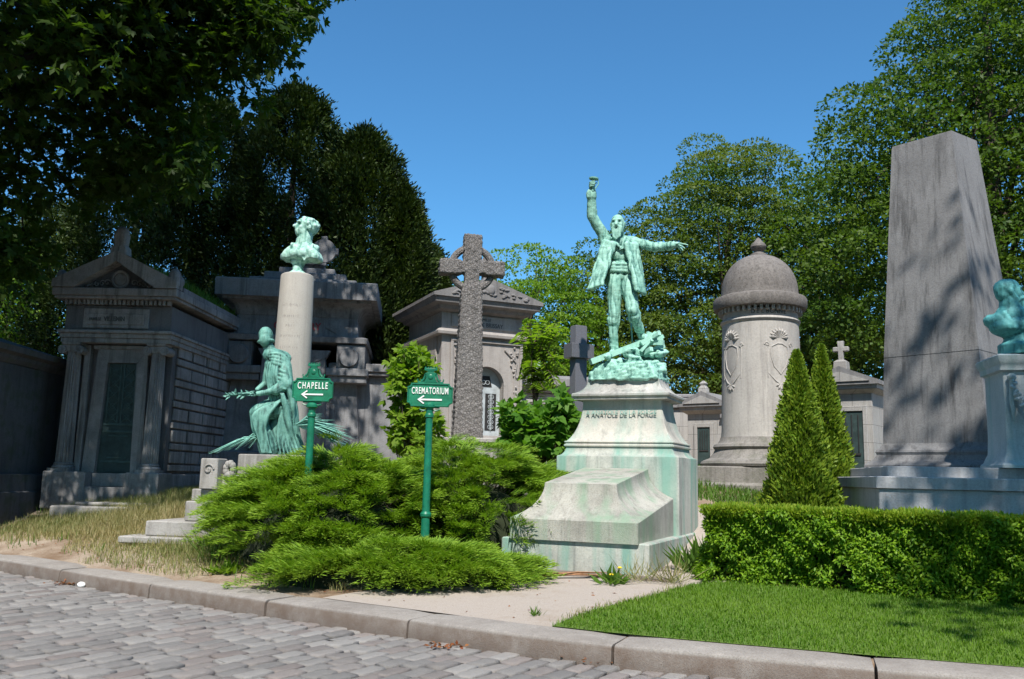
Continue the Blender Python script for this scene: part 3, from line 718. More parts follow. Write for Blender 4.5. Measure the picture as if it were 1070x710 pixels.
def fingers(base, dirs, lens, rad, name, mat, par, curl):
    """five separate bent fingers fused to the palm"""
    m_ = MB()
    for (b_, d_, l_) in zip(base, dirs, lens):
        p = Vector(b_); d_ = Vector(d_).normalized(); r_ = rad
        for kk in range(3):
            q = p + d_ * l_ * (.42, .32, .26)[kk]; m_.cap(p, q, r_, r_ * .9, 8); p = q; r_ *= .9
            d_ = (d_ + Vector(curl) * .75).normalized()
    return obj(name, m_, mat, par, w=True, sharp=60)
hd = S(618.8, 193.5, -.17)
fingers([hd + Vector((-.04, .0, dz)) for dz in (.035, .012, -.011, -.034)] + [hd + Vector((.03, .02, -.03))], [(.2, -1, 0)] * 4 + [(0, -.5, 1)], [.12, .125, .12, .10, .09], .0135, 'gripping_fingers', M['bronze'], rb, (1, .3, 0))
hd = S(709.5, 255.4, -.32)
fingers([hd, hd + Vector((0, -.01, -.022)), hd + Vector((-.005, .0, -.04)), hd + Vector((-.01, .01, -.052)), hd + Vector((-.05, -.03, .0))], [(1, -.15, .05), (1, -.1, -.35), (.9, -.1, -.6), (.8, 0, -.8), (1, -.5, .1)], [.14, .10, .09, .07, .09], .0125, 'pointing_fingers', M['bronze'], rb, (-.15, 0, -.25))
mb = MB(); a = S(619.2, 200, -.19); b = S(620.4, 187.5, -.19)
mb.tube([a, a.lerp(b, .5), b], [.02, .023, .02], 10)
ax = (b - a).normalized()
mb.tube([b - ax * .012, b, b + ax * .02, b + ax * .028], [.05, .078, .078, .04], 18); mb.tube([b + Vector((.07, 0, 0)), b.lerp(a, .4) + Vector((.085, 0, 0)), a + Vector((.02, 0, .01))], .010, 8)
obj('sword_hilt', mb, M['bronzew'], rb, w=True)

# ------------------------------------------------------------------ green direction signs
def sign(px, ybase, Y, word, tilt, label, hw):
    p = at(px, ybase, Y); top = at(px + 5, 400, Y)
    g = gz1(p.x, Y)
    rt_ = root('direction_sign', (p.x, Y, g - .05), tilt, label, 'sign', 'green cast-iron direction signs in the juniper')
    z0 = g - .05; k = Y / 910.
    ps = at(px, 424, Y).z     # top of post
    cz = at(px, 413 if word[0] == 'C' and len(word) > 8 else 407.5, Y).z
    mb = MB(); r = 4.0 * k
    mb.lathe(0, 0, [(r * 1.7, z0), (r * 1.7, z0 + .3), (r * 1.4, z0 + .34), (r * 1.12, z0 + .4), (r * 1.1, z0 + .75), (r * 1.4, z0 + .77), (r * 1.45, z0 + .80), (r * 1.05, z0 + .83), (r, z0 + .9), (r * .92, ps - .16), (r * 1.15, ps - .15),
                    (r * 1.15, ps - .12), (r * .9, ps - .10), (r * .95, ps - .04), (r * 1.5, ps - .02), (r * 1.5, ps + .01), (r * .9, ps + .04)], 20)
    obj('pole', mb, M['signpole'], rt_)
    hh = 12.3 * k; nw = 3.8 * k
    def outline(e):
        pts_ = []; W, Hh = hw * k + e, hh + e
        for cx, cz_, a0 in ((W, Hh, math.pi * 1.5), (-W, Hh, 0), (-W, -Hh, math.pi / 2), (W, -Hh, math.pi)):
            for q in np.linspace(0, math.pi / 2, 5):
                a_ = a0 - q; pts_.append((cx + nw * math.cos(a_), cz + cz_ + nw * math.sin(a_)))
        return pts_
    mb = MB(); o1 = outline(0); o2 = outline(-.022)
    mb.loft([[(x, -.022, z) for x, z in outline(-.004)], [(x, -.028, z) for x, z in o1], [(x, .0, z) for x, z in o1]][1:])
    obj('plate', mb, M['sign'], rt_)
    mb = MB(); mb.loft([[(x, -.028, z) for x, z in o1], [(x, -.040, z) for x, z in outline(-.004)], [(x, -.040, z) for x, z in outline(-.016)], [(x, -.030, z) for x, z in outline(-.020)]], cap=False)
    obj('raised_rim', mb, M['signpole'], rt_)
    mb = MB(); t0 = cz + hh      # scrolls and crest
    mb.box(-.17 * hw / 24, .17 * hw / 24, -.025, .0, t0 - .004, t0 + .018, .004)
    for s_ in (-1, 1):
        sp = [(s_ * (.13 + .045 * q * math.cos(q * 7) ) * hw / 24, -.012, t0 + .035 + .03 * q * math.sin(q * 7)) for q in np.linspace(.1, 1, 18)]; mb.tube(sp, .008, 6)
        mb.tube([(s_ * .12, -.012, t0 + .02), (s_ * .09, -.012, t0 + .05), (s_ * .075, -.012, t0 + .10), (s_ * .07, -.012, t0 + .13)], [.016, .015, .012, .01], 8)
    mb.rings(0, -.012, [(.085, .016, t0 + .015), (.065, .018, t0 + .06), (.062, .018, t0 + .11), (.078, .02, t0 + .13), (.05, .018, t0 + .14)], .004)
    mb.rings(0, -.012, [(.045, .016, t0 + .135), (.042, .016, t0 + .16), (.085, .02, t0 + .172), (.088, .02, t0 + .19), (.055, .018, t0 + .195)], .004)
    for x_ in (-.07, -.035, 0, .035, .07): mb.box(x_ - .011, x_ + .011, -.026, .004, t0 + .19, t0 + .215, .004)
    mb.ell((0, -.032, t0 + .085), (.035, .012, .036)); obj('crest', mb, M['signpole'], rt_)
    mb = MB()
    mb.box(-.13, .13, -.026, .0, cz - hh - .016, cz - hh + .002, .004)
    for s_ in (-1, 1): mb.tube([(s_ * q_, -.012, cz - hh - .02 - .03 * math.sin(q_ * 20)) for q_ in np.linspace(.02, .13, 8)], .011, 6)
    obj('scroll_bracket', mb, M['signpole'], rt_)
    text(rt_, word, 6.9 * k / .70, M['white'], (0, -.034, cz + 4.0 * k), depth=.006, sx=.50 if len(word) > 8 else .56, bold=.0012, spacing=1.16 if len(word) > 8 else 1.34)
    mb = MB(); az = cz - 5.0 * k; aw = hw * k * .53
    mb.box(-aw + .02, aw, -.038, -.029, az - .011, az + .011, .002)
    for s_ in (-1, 1):
        mb.prism([(-aw - .005, az), (-aw + .075, az + s_ * .058), (-aw + .086, az + s_ * .044), (-aw + .022, az)], -.0385, -.029)
    obj('arrow', mb, M['white'], rt_)
    return rt_
sign(443.5, 575, 11.35, 'CREMATORIUM', 1.5, 'green direction sign reading CREMATORIUM with a left arrow', 23.8)
sign(321, 515, 12.1, 'CHAPELLE', -2.0, 'green direction sign reading CHAPELLE with a left arrow', 21.5)

# ------------------------------------------------------------------ Ionic mausoleum at left
def column_part(parent, x, y, z0, z1, r0, r1, mat):
    mb = MB(); mb.lathe(x, y, [(r0 * .97, z0 + .15)] + [(lerp(r0, r1, t), lerp(z0 + .16, z1 - .02, t)) for t in np.linspace(0, 1, 6)], 80, 20, .022)
    c = obj('column', mb, mat, parent, sharp=50)
    mb = MB(); mb.rings(x, y, [(r0 * 1.35, r0 * 1.35, z0), (r0 * 1.35, r0 * 1.35, z0 + .055)], .01)
    mb.lathe(x, y, [(r0 * 1.3, z0 + .054), (r0 * 1.36, z0 + .08), (r0 * 1.28, z0 + .105), (r0 * 1.1, z0 + .12), (r0 * 1.18, z0 + .14), (r0 * 1.05, z0 + .165)], 28); obj('base', mb, mat, c)
    mb = MB(); mb.rings(x, y, [(r1 * 1.0, r1 * 1.0, z1 - .02), (r1 * 1.15, r1 * 1.15, z1 + .03), (r1 * 1.15, r1 * 1.15, z1 + .10), (r1 * 1.45, r1 * 1.4, z1 + .12), (r1 * 1.5, r1 * 1.45, z1 + .16)], .01)
    for sx in (-1, 1):
        mb.tube([(x + sx * r1 * 1.35, y - r1 * 1.3, z1 + .02), (x + sx * r1 * 1.35, y + r1 * 1.3, z1 + .02)], [.085, .085], 20)
        for yy in (-1,):
            sp = [(x + sx * (r1 * 1.35) + (.078 * (1 - q)) * math.cos(q * 9 + .5) * sx, y + yy * r1 * 1.34, z1 + .02 + (.078 * (1 - q)) * math.sin(q * 9 + .5)) for q in np.linspace(0, .9, 22)]; mb.tube(sp, .014, 6)
    obj('capital', mb, mat, c)
    return c
g = .70
vi = root('temple_mausoleum', (-8.80, 17.0, g), -1.5, 'shaded grey mausoleum with Ionic columns, pediment and tall green grille door', 'mausoleum')
mt = M['villain']
mb = MB(); mb.box(-.02, .80, -.30, .35, g, 1.40, .015); mb.box(1.56, 2.20, -.30, .35, g, 1.40, .015); mb.box(0, 2.18, .352, 3.6, g, 1.38, .015); obj('podium', mb, mt, vi)
mb = MB(); mb.box(.74, 1.60, -.27, .33, g, 1.12, .012); mb.box(.803, 1.557, -.05, .34, 1.122, 1.38, .012); obj('doorstep', mb, mt, vi)
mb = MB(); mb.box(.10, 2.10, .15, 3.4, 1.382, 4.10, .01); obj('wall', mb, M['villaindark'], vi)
# door frame, Egyptian taper
mb = MB()
mb.prism([(.55, 1.385), (.80, 1.385), (.87, 3.52), (.66, 3.78)], .02, .16); mb.prism([(1.50, 1.385), (1.72, 1.385), (1.66, 3.78), (1.45, 3.52)], .02, .16)
mb.prism([(.872, 3.523), (1.448, 3.523), (1.655, 3.783), (.665, 3.783)], .022, .158); mb.box(.58, 1.74, -.02, .155, 3.785, 3.86, .008); obj('door_frame', mb, mt, vi)
mb = MB(); mb.prism([(.80, 1.39), (1.50, 1.39), (1.45, 3.52), (.87, 3.52)], .12, .148); dr = obj('door', mb, M['doordark'], vi)
mb = MB()
for cx0, cx1 in ((.90, 1.12), (1.19, 1.42)):
    for k in range(5):
        z0_, z1_ = 2.35 + k * .22, 2.57 + k * .22
        mb.tube([(cx0, .105, z0_), (cx1, .105, z1_)], .011, 5); mb.tube([(cx1, .105, z0_), (cx0, .105, z1_)], .011, 5)
        cxm = (cx0 + cx1) / 2; mb.tube([(cxm + .05 * math.cos(q), .103, (z0_ + z1_) / 2 + .05 * math.sin(q)) for q in np.linspace(0, 6.28, 12)], .009, 5)
    for q in (cx0, cx1): mb.tube([(q, .105, 2.3), (q, .105, 3.5)], .014, 5)
for z_ in (2.32, 2.18, 1.60): mb.box(.86, 1.46, .095, .119, z_ - .02, z_ + .02, .004)
mb.box(.98, 1.36, .10, .119, 1.66, 1.69, .003); mb.box(.98, 1.36, .10, .119, 2.08, 2.11, .003)
obj('grille', mb, M['signpole'] if False else plain('oxidised_green_ironwork', (.055, .10, .095), .6, var=.5), dr)
for cx_, lb in ((.235, 0), (1.905, 0)): column_part(vi, cx_, -.05, 1.40, 3.72, .155, .125, mt)
for x0 in (.10, 1.78):    # pilasters behind the columns
    mb = MB(); mb.box(x0 + .30 if x0 < 1 else x0 - .03, x0 + .42 if x0 < 1 else x0 + .09, -.0, .15, 1.40, 3.86, .008); obj('pilaster', mb, mt, vi)
mb = MB()
mb.box(.02, 2.18, -.22, 3.42, 3.88, 3.97, .008); mb.box(.0, 2.20, -.25, 3.44, 3.972, 4.06, .008); mb.box(-.03, 2.23, -.30, 3.46, 4.062, 4.12, .008); obj('architrave', mb, mt, vi)
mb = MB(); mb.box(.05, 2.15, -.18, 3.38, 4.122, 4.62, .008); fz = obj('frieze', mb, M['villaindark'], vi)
mb = MB(); mb.box(.42, 1.72, -.215, -.181, 4.17, 4.56, .008); mb.box(.50, 1.64, -.235, -.214, 4.24, 4.45, .006); obj('inscription_panel', mb, mt, vi)
text(vi, 'VILLEMIN', .125, M['ink'], (1.05, -.240, 4.345), sx=.8, bold=.004, depth=.004); text(vi, 'FAMILLE', .085, M['ink'], (.67, -.240, 4.34), sx=.75, bold=.002, depth=.004)
mb = MB()
for i in range(24): mb.box(.06 + i * .088, .115 + i * .088, -.29, -.181, 4.625, 4.72, .004)
obj('dentils', mb, mt, vi)
mb = MB(); mb.box(-.10, 2.27, -.38, 3.55, 4.722, 4.78, .01); mb.box(-.14, 2.31, -.42, 3.6, 4.782, 4.93, .012); obj('cornice', mb, mt, vi)
mb = MB()
ap = (1.085, 5.62)
for sx in (-1, 1):
    e = 1.085 + sx * 1.225
    mb.prism([(e, 4.935), (e - sx * .10, 4.935) if False else (e - sx * .42, 4.935), (ap[0], ap[1] - .16), (ap[0], ap[1] + .05), (e, 5.08)][::sx], -.46, -.16)
obj('raking_cornice', mb, mt, vi)
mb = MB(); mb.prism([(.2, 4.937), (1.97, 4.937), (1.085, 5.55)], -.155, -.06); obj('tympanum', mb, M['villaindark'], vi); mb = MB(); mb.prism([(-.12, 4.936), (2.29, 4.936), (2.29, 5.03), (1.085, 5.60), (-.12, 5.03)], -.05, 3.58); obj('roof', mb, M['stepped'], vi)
mb = MB(); 
mb.tube([(1.085 + .16 * math.cos(q), -.22, 5.14 + .16 * math.sin(q)) for q in np.linspace(0, 6.28, 24)], .03, 6); mb.ell((1.085, -.2, 5.14), (.13, .05, .13))
for sx in (-1, 1):
    for k in range(5):
        cx_ = 1.085 + sx * (.27 + k * .10); rr_ = .07 - k * .009
        mb.tube([(cx_ + rr_ * (1 - q) * math.cos(q * 8 + k), -.19, 5.02 + .03 * (4 - k) * .5 + rr_ * (1 - q) * math.sin(q * 8 + k)) for q in np.linspace(0, .85, 14)], .014, 5)
obj('pediment_carving', mb, mt, vi)
mb = MB()    # acroteria: palmette at the apex, rounded ones at the corners
mb.rings(1.085, -.30, [(.17, .13, 5.60), (.16, .12, 5.74), (.11, .10, 5.80), (.12, .11, 5.92), (.13, .11, 6.02)], .03); mb.ell((1.085, -.30, 6.06), (.13, .11, .13)); obj('acroterion', mb, mt, vi)
mb = MB(); mb.ell((2.20, -.30, 5.19), (.12, .12, .17)); mb.rings(2.2, -.30, [(.12, .12, 5.0), (.12, .12, 5.16)], .03); mb.ell((2.20, -.1, 5.14), (.10, .16, .12)); obj('acroterion', mb, mt, vi)
mb = MB(); mb.rings(-.03, -.30, [(.10, .11, 5.0), (.10, .11, 5.12)], .03); mb.ell((-.03, -.30, 5.16), (.10, .12, .14)); obj('acroterion', mb, mt, vi)
mb = MB()   # dark rusticated side wall
for r_ in range(6):
    z0_ = 1.44 + r_ * .42; 
    mb.box(2.10, 2.15, .30, 3.38, z0_, z0_ + .12, .01)
    for k in range(4): mb.box(2.10, 2.145, .32 + k * .78 + (r_ % 2) * .02, .32 + k * .78 + .70, z0_ + .155, z0_ + .385, .015)
obj('rusticated_side', mb, M['villain'], vi)
# terrace strip with loose stones in front
mb = MB(); mb.box(.0, 3.9, -1.25, -.35, .42, .80, .02); mb.box(.25, 1.9, -.9, -.32, .802, .86, .02); te = tag(obj('terrace_step', mb, M['monbase']), 'long low stone step with dead weeds in front of the temple mausoleum', 'step')
te.location = (-8.05, 16.95, 0); te.rotation_euler = (0, 0, R(-3))
# grass growing on the mausoleum's roof edge
n = 1500; 
rx = rng.uniform(1.3, 2.28, n); ry = rng.uniform(.3, 3.4, n); B = np.stack([-8.80 + rx, 17.0 + ry, 5.60 - (rx - 1.085) * .473 - .01], 1)
D = rng.normal(0, .45, (n, 3)); D[:, 2] = 1; V, Q, A = leaves(B, D, rng.normal(size=(n, 3)), rng.uniform(.08, .26, n), .014, rng.uniform(0, 1, n))
tag(npmesh('roof_weeds', V, Q, M['weed'], origin=(-7.1, 19, 5.2), attrs={'var': A}), 'weedy grass growing along the shaded roof edge of the temple mausoleum', 'weeds')['kind'] = 'stuff'

# ------------------------------------------------------------------ dark tomb at the far left edge
g = .65
lt = root('plain_tomb', (-11.75, 15.2, g), 2, 'very dark plain stone tomb with a flat moulded roof at the left edge', 'tomb')
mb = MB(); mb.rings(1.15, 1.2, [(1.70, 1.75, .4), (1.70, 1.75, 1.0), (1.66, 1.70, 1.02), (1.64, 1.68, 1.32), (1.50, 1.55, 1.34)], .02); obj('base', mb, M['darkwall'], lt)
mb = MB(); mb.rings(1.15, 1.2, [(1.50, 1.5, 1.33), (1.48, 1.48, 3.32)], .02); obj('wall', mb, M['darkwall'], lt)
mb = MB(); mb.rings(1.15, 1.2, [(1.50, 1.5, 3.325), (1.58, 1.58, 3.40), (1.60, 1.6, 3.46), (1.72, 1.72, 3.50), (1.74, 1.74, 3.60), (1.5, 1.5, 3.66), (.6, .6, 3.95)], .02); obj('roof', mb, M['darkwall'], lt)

# ------------------------------------------------------------------ stepped Egyptian mausoleum
g = 1.3
st = root('stepped_mausoleum', (-7.2, 20, g), 6.4, 'shaded blue-grey mausoleum with a stepped roof and round bosses behind the bust column', 'mausoleum')
ms = M['stepped']
cx = 2.13
mb = MB(); mb.rings(cx, 1.7, [(1.78, 1.9, 1.2), (1.78, 1.9, 1.9), (1.74, 1.86, 1.92)], .02); obj('base', mb, ms, st)
mb = MB(); mb.rings(cx, 1.7, [(1.60, 1.66, 1.915), (1.44, 1.52, 3.74)], .015); obj('wall', mb, ms, st)
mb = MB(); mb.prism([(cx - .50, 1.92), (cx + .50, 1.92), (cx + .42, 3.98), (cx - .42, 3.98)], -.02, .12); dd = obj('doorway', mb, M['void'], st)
mb = MB()
for sx in (-1, 1):
    mb.prism([(cx + sx * .50, 1.925), (cx + sx * .80, 1.925), (cx + sx * .72, 4.12), (cx + sx * .42, 3.99)][::sx], -.10, .14)
    mb.prism([(cx + sx * .73, 4.125), (cx + sx * .42, 4.0), (cx + sx * .01, 4.0), (cx + sx * .01, 4.30), (cx + sx * .83, 4.30)][::sx], -.12, .14)
obj('door_frame', mb, ms, st)
for sx in (-1, 1):
    mb = MB(); a_, b_ = sorted((cx + sx * .74, cx + sx * 1.72)); mb.box(a_, b_, -.14, 3.3, 3.72, 3.90, .015); mb.box(a_ + .03, b_ - .03, -.08, 3.24, 3.50 + .06, 3.718, .015); obj('bracket', mb, ms, st)
    mb = MB(); mb.box(cx + sx * 1.30 - .33, cx + sx * 1.30 + .33, -.06, 3.2, 3.902, 4.46, .01); mb.tube([(cx + sx * 1.26, -.16, 4.16), (cx + sx * 1.26, -.05, 4.16)], [.215, .235], 30); obj('boss', mb, ms, st)
mb = MB(); mb.rings(cx, 1.64, [(1.55, 1.62, 4.48), (1.66, 1.76, 4.50), (1.68, 1.78, 4.62), (1.6, 1.68, 4.65), (1.45, 1.5, 4.66)], .012); obj('lower_cornice', mb, ms, st)
mb = MB(); mb.rings(cx, 1.64, [(1.44, 1.55, 4.655), (1.40, 1.50, 5.12)], .012); obj('frieze', mb, ms, st)
mb = MB(); mb.prism([(cx - .62, 4.72), (cx + .62, 4.72), (cx + .62, 5.06), (cx - .62, 5.06)], .10, .16)
for sx in (-1, 1): mb.prism([(cx + sx * .66, 4.89), (cx + sx * .95, 4.72), (cx + sx * .95, 5.06)][::sx], .08, .16)
obj('inscription_panel', mb, ms, st)
text(st, 'C', .24, M['inkred'], (cx - .46, .088, 4.885), sx=.95, bold=.004); text(st, 'RY', .24, M['inkred'], (cx + .42, .088, 4.885), sx=.95, bold=.004)
L = [(1.41, 1.50, 5.12)]
for a in np.linspace(0, 1, 8): L.append((1.42 + .24 * (1 - math.cos(a * math.pi / 2)), 1.52 + .24 * (1 - math.cos(a * math.pi / 2)), 5.14 + .30 * math.sin(a * math.pi / 2)))
L += [(1.72, 1.82, 5.45), (1.72, 1.82, 5.50), (1.86, 1.95, 5.505), (1.86, 1.95, 5.90), (1.84, 1.93, 5.92)]
mb = MB(); mb.rings(cx, 1.64, L, .012); obj('great_cornice', mb, ms, st)
mb = MB()
for i, (h, z) in enumerate(((1.27, 5.915), (.98, 6.12), (.68, 6.31), (.40, 6.46))): mb.rings(cx + .05, 1.64, [(h, h + .05, z), (h, h + .05, z + .17), (h - .012, h + .038, z + .185)], .01)
mb.rings(cx + .05, 1.2, [(.34, .1, 6.64), (.32, .1, 6.72)], .02)
obj('stepped_roof', mb, ms, st)
mb = MB(); mb.tube([(cx + .42, 1.0, 6.98), (cx + .42, 1.14, 6.98)], [.30, .30], 28); mb.box(cx + .42 - .075, cx + .42 + .075, 1.01, 1.13, 6.6, 7.36, .01); mb.box(cx + .06, cx + .78, 1.01, 1.13, 6.90, 7.06, .01)
obj('ringed_cross', mb, ms, st)

# ------------------------------------------------------------------ bust on a granite column, seated woman
p = at(306, 440, 15.5)
cg = gz1(p.x, 15.5)
co_ = root('memorial_column', (-3.93, 15.5, cg), 0, 'plain round beige stone column carrying the bust of a man with wavy hair', 'column')
mb = MB(); mb.lathe(-0.0, 0, [(.34, cg), (.335, 2.0), (.325, 3.5), (.295, 4.98), (.285, 5.01), (.25, 5.03)], 48); obj('shaft', mb, M['column'], co_)
mb = MB()
for z_, w_ in ((4.42, .34), (4.22, .30), (4.05, .16), (3.86, .36), (3.66, .30), (3.46, .16)):
    u_ = -w_ / 2
    while u_ < w_ / 2:
        a_ = -math.pi / 2 + u_ / .31; r_ = .326 - (z_ - 3.5) * .0203 if False else .3255 - (z_ - 3.5) * .0203
        h_ = rr.uniform(.012, .035); mb.tube([(r_ * math.cos(a_), r_ * math.sin(a_), z_ - h_), (r_ * math.cos(a_ + rr.uniform(-.04, .04)), r_ * math.sin(a_), z_ + h_ * rr.uniform(.2, 1))], .0035, 4); u_ += rr.uniform(.018, .045)
obj('worn_inscription', mb, plain('faint_incised_letters', (.27, .25, .23), .9), co_)
def A15(px, py, dy=0.): return at(px, py, 15.5 + dy)
bz = A15(306, 286).z
bu = root('bust_of_man', (-3.93, 15.5, 5.03), 0, 'pale mint-green bronze bust of a wavy-haired man looking up left, on the round column', 'bust')
mb = MB(); C = mb.cap; EL = mb.ell
def prof_(cx_, cy_, pr_): mb.lathe(cx_, cy_, pr_, 24)
prof_(-3.93, 15.5, [(.20, 5.02), (.17, 5.06), (.10, 5.10), (.09, 5.20), (.14, 5.26), (.12, 5.34)])
st_ = len(mb.v); mb.rings(0, 0, [(.30, .12, -.13), (.38, .17, -.11), (.385, .18, -.05), (.33, .19, .04), (.24, .17, .12), (.17, .14, .18)], .09); mb.xf(Matrix.Translation(A15(316, 266.5, .02)) @ Euler((R(-6), R(3), R(-14))).to_matrix().to_4x4(), st_)
EL(A15(316, 266, -.06), (.27, .17, .14)); C(A15(304, 263, .0), A15(328, 261, .02), .10, .10)
C(A15(316, 262, .03), A15(319, 246, .03), .160, .145)
hc2 = A15(320, 238.8, .02); f2 = Vector((-.82, -.53, .20)).normalized(); u2 = (Vector((0, 0, 1)) - f2 * f2.z).normalized(); r2 = f2.cross(u2)
def H2(r, f, u): return hc2 + r2 * r + f2 * f + u2 * u
def EH(q, r_):   # ellipsoid with axes right, front, up of the head
    st_ = len(mb.v); mb.ell((0, 0, 0), r_, None, 16, 12); m4 = Matrix(((r2.x, f2.x, u2.x, 0), (r2.y, f2.y, u2.y, 0), (r2.z, f2.z, u2.z, 0), (0, 0, 0, 1))); mb.xf(Matrix.Translation(q) @ m4, st_)
EH(H2(0, -.02, .045), (.165, .205, .175)); EH(H2(0, .045, -.05), (.13, .135, .155)); EH(H2(0, .10, -.135), (.075, .075, .06))
C(H2(0, .165, .03), H2(0, .225, -.045), .020, .034); C(H2(-.06, .165, .062), H2(.06, .165, .062), .030, .030)
for s_ in (-1, 1): EL(H2(s_ * .075, .125, -.035), .042); EL(H2(s_ * .165, -.01, -.01), (.035, .04, .055))
C(H2(-.035, .172, -.088), H2(.035, .172, -.088), .022, .022); C(H2(-.03, .168, -.112), H2(.03, .168, -.112), .022, .022)
for i in range(46):
    a = rr.uniform(-2.6, 2.6); b_ = rr.uniform(.1, 1.5)
    EL(H2(.165 * math.sin(a) * math.cos(b_ * .8), -.03 - .18 * math.cos(a) * math.cos(b_ * .7) if abs(a) < 1.7 else .05 + rr.uniform(-.02, .05), .045 + .135 * math.sin(b_)), rr.uniform(.024, .038))
# coat lapels and collar
C(A15(310, 258, -.15), A15(318, 272, -.19), .030, .022); C(A15(327, 256, -.12), A15(318, 272, -.19), .030, .022); C(A15(306, 256, -.08), A15(313, 262, -.16), .05, .04)
def cv_b(P, N):
    d = .010 * wav(P, 26, 21) + .004 * wav(P, 80, 22, 2)
    for s_ in (-1, 1): d -= .022 * gauss(P, H2(s_ * .055, .165, .018), .028)
    return d
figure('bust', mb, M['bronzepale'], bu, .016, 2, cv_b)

# base of the seated woman's monument
g = .45
wb = root('carved_monument_base', (-4.17, 13.6, g), -10, 'pale carved limestone base with steps below the bronze woman, beside the juniper', 'monument base')
mo = M['monbase']
mb = MB(); mb.box(-1.45, 1.5, -.75, 2.2, .40, .50, .015); mb.box(-1.15, 1.45, -.55, 2.0, .502, .72, .015); obj('bottom_step', mb, mo, wb)
mb = MB(); mb.box(-.62, 1.3, -.40, 1.8, .722, 1.02, .015); mb.box(-.585, 1.25, -.30, 1.6, 1.022, 1.20, .012); obj('middle_step', mb, mo, wb)
mb = MB(); mb.box(-.35, 1.2, -.22, 1.45, 1.202, 1.42, .012); mb.box(-.42, -.14, -.40, -.1, 1.202, 1.66, .012); mb.box(.02, 1.1, -.1, 1.35, 1.422, 1.74, .015); obj('upper_block', mb, mo, wb)
mb = MB()   # carved shell and scrolls
for k in range(9):
    a = 2 * math.pi * k / 9; mb.ell((-.02 + .06 * math.cos(a), -.25, 1.50 + .09 * math.sin(a)), (.05, .05, .06), None, 8, 6)
for cx_, cz_, rr_ in ((-.28, 1.50, .085), (.62, 1.58, .06), (.70, 1.47, .05), (.5, 1.47, .04)):
    mb.tube([(cx_ + rr_ * (1 - q) * math.cos(q * 9), -.41 if cx_ < 0 else -.115, cz_ + rr_ * (1 - q) * math.sin(q * 9)) for q in np.linspace(0, .85, 20)], .014, 5)
obj('carved_ornament', mb, mo, wb)
# the woman
def W(px, py, dy=0.): return at(px, py, 14.0 + dy)
wo_ = root('draped_woman_statue', tuple(W(283, 474)), 0, 'streaky teal bronze statue of a draped woman holding a branch, seen from behind', 'statue')
mb = MB(); C = mb.cap; EL = mb.ell
EL(W(277.8, 351, -.0), (.118, .132, .150), (0, R(-8), 0)); EL(W(277, 355, -.06), (.095, .10, .12))
for i in range(20):      # plaited hair bound round the head
    a = i / 20 * 6.283; EL(W(278, 357, 0) + Vector((.104 * math.cos(a), .118 * math.sin(a), .015 * math.cos(a) + .010 * math.sin(a * 10))), (.034, .034, .028))
C(W(279.5, 360, .0), W(284, 371, .03), .082, .105); C(W(283, 371, .0), W(296, 375, .10), .13, .13)
EL(W(290, 381, .05), (.215, .18, .18)); EL(W(291.5, 392, .06), (.215, .19, .24)); EL(W(293, 406, .06), (.215, .20, .22)); EL(W(295, 420, .05), (.24, .22, .22))
# sleeve and forearm
C(W(297, 382, -.04), W(299, 402, -.14), .12, .125); C(W(299, 402, -.14), W(288, 408, -.22), .12, .085); C(W(290, 407, -.22), W(272, 411.5, -.28), .062, .040); EL(W(269, 411.5, -.29), (.052, .034, .036))
C(W(281, 384, .02), W(278, 400, .04), .075, .07); C(W(278, 400, .04), W(269, 407, -.10), .06, .04)
# knees and skirt
C(W(294, 426, .0), W(271, 431, -.14), .20, .15); C(W(271, 431, -.14), W(272, 446, -.14), .15, .14); C(W(272, 446, -.14), W(281, 468, -.08), .14, .17); C(W(298, 428, .10), W(288, 448, .06), .20, .18); C(W(288, 448, .06), W(294, 470, .08), .19, .20)
C(W(298, 425, .05), W(304, 470, .08), .20, .18); C(W(302, 445, .10), W(312, 472, .12), .13, .12)
def fold(pts_, r0, r1):
    pts_ = [W(*q) for q in pts_]; sp_ = catmull3(pts_); n_ = len(sp_); mb.tube(sp_, [lerp(r0, r1, i / (n_ - 1)) * (.35 + .65 * math.sin(math.pi * min(1, .15 + i / (n_ - 1) * .9))) for i in range(n_)], 8)
def catmull3(P):
    out = []
    for i in range(len(P) - 1):
        p0 = P[max(i - 1, 0)]; p1 = P[i]; p2 = P[i + 1]; p3 = P[min(i + 2, len(P) - 1)]
        for k in range(5):
            t = k / 5; out.append(.5 * ((2 * p1) + (p2 - p0) * t + (2 * p0 - 5 * p1 + 4 * p2 - p3) * t * t + (3 * p1 - p0 - 3 * p2 + p3) * t ** 3))
    return out + [P[-1]]
for k in range(4):       # shawl looping from the neck over the back
    fold([(280 + k * 1.0, 370 + k * 2.6, -.10), (289, 370 + k * 3.4, -.13 - .01 * k), (298 + k, 374 + k * 4, -.09), (304 + .6 * k, 386 + k * 5, -.02), (305.5, 402 + k * 4, .0)], .040, .030)
for k in range(5):       # hanging folds down the front edge
    fold([(281 + k * 2.2, 378 + k, -.12 - .012 * k), (279.5 + k * 2.3, 392, -.15 - .015 * k), (281 + k * 2.6, 408, -.16), (284 + k * 2.6, 420, -.18)], .030, .026)
for k in range(5):       # sleeve rings
    fold([(292 - k * .4, 386 + k * 4.2, -.17 - .012 * k), (298, 389 + k * 4.4, -.19 - .012 * k), (304, 387 + k * 4.2, -.10)], .030, .022)
fold([(300, 404, -.2), (304, 414, -.14), (306, 428, -.1), (307, 444, -.06)], .06, .045); fold([(295, 411, -.24), (298, 424, -.2), (301, 440, -.14), (306, 458, -.08), (312, 474, -.02)], .055, .05)
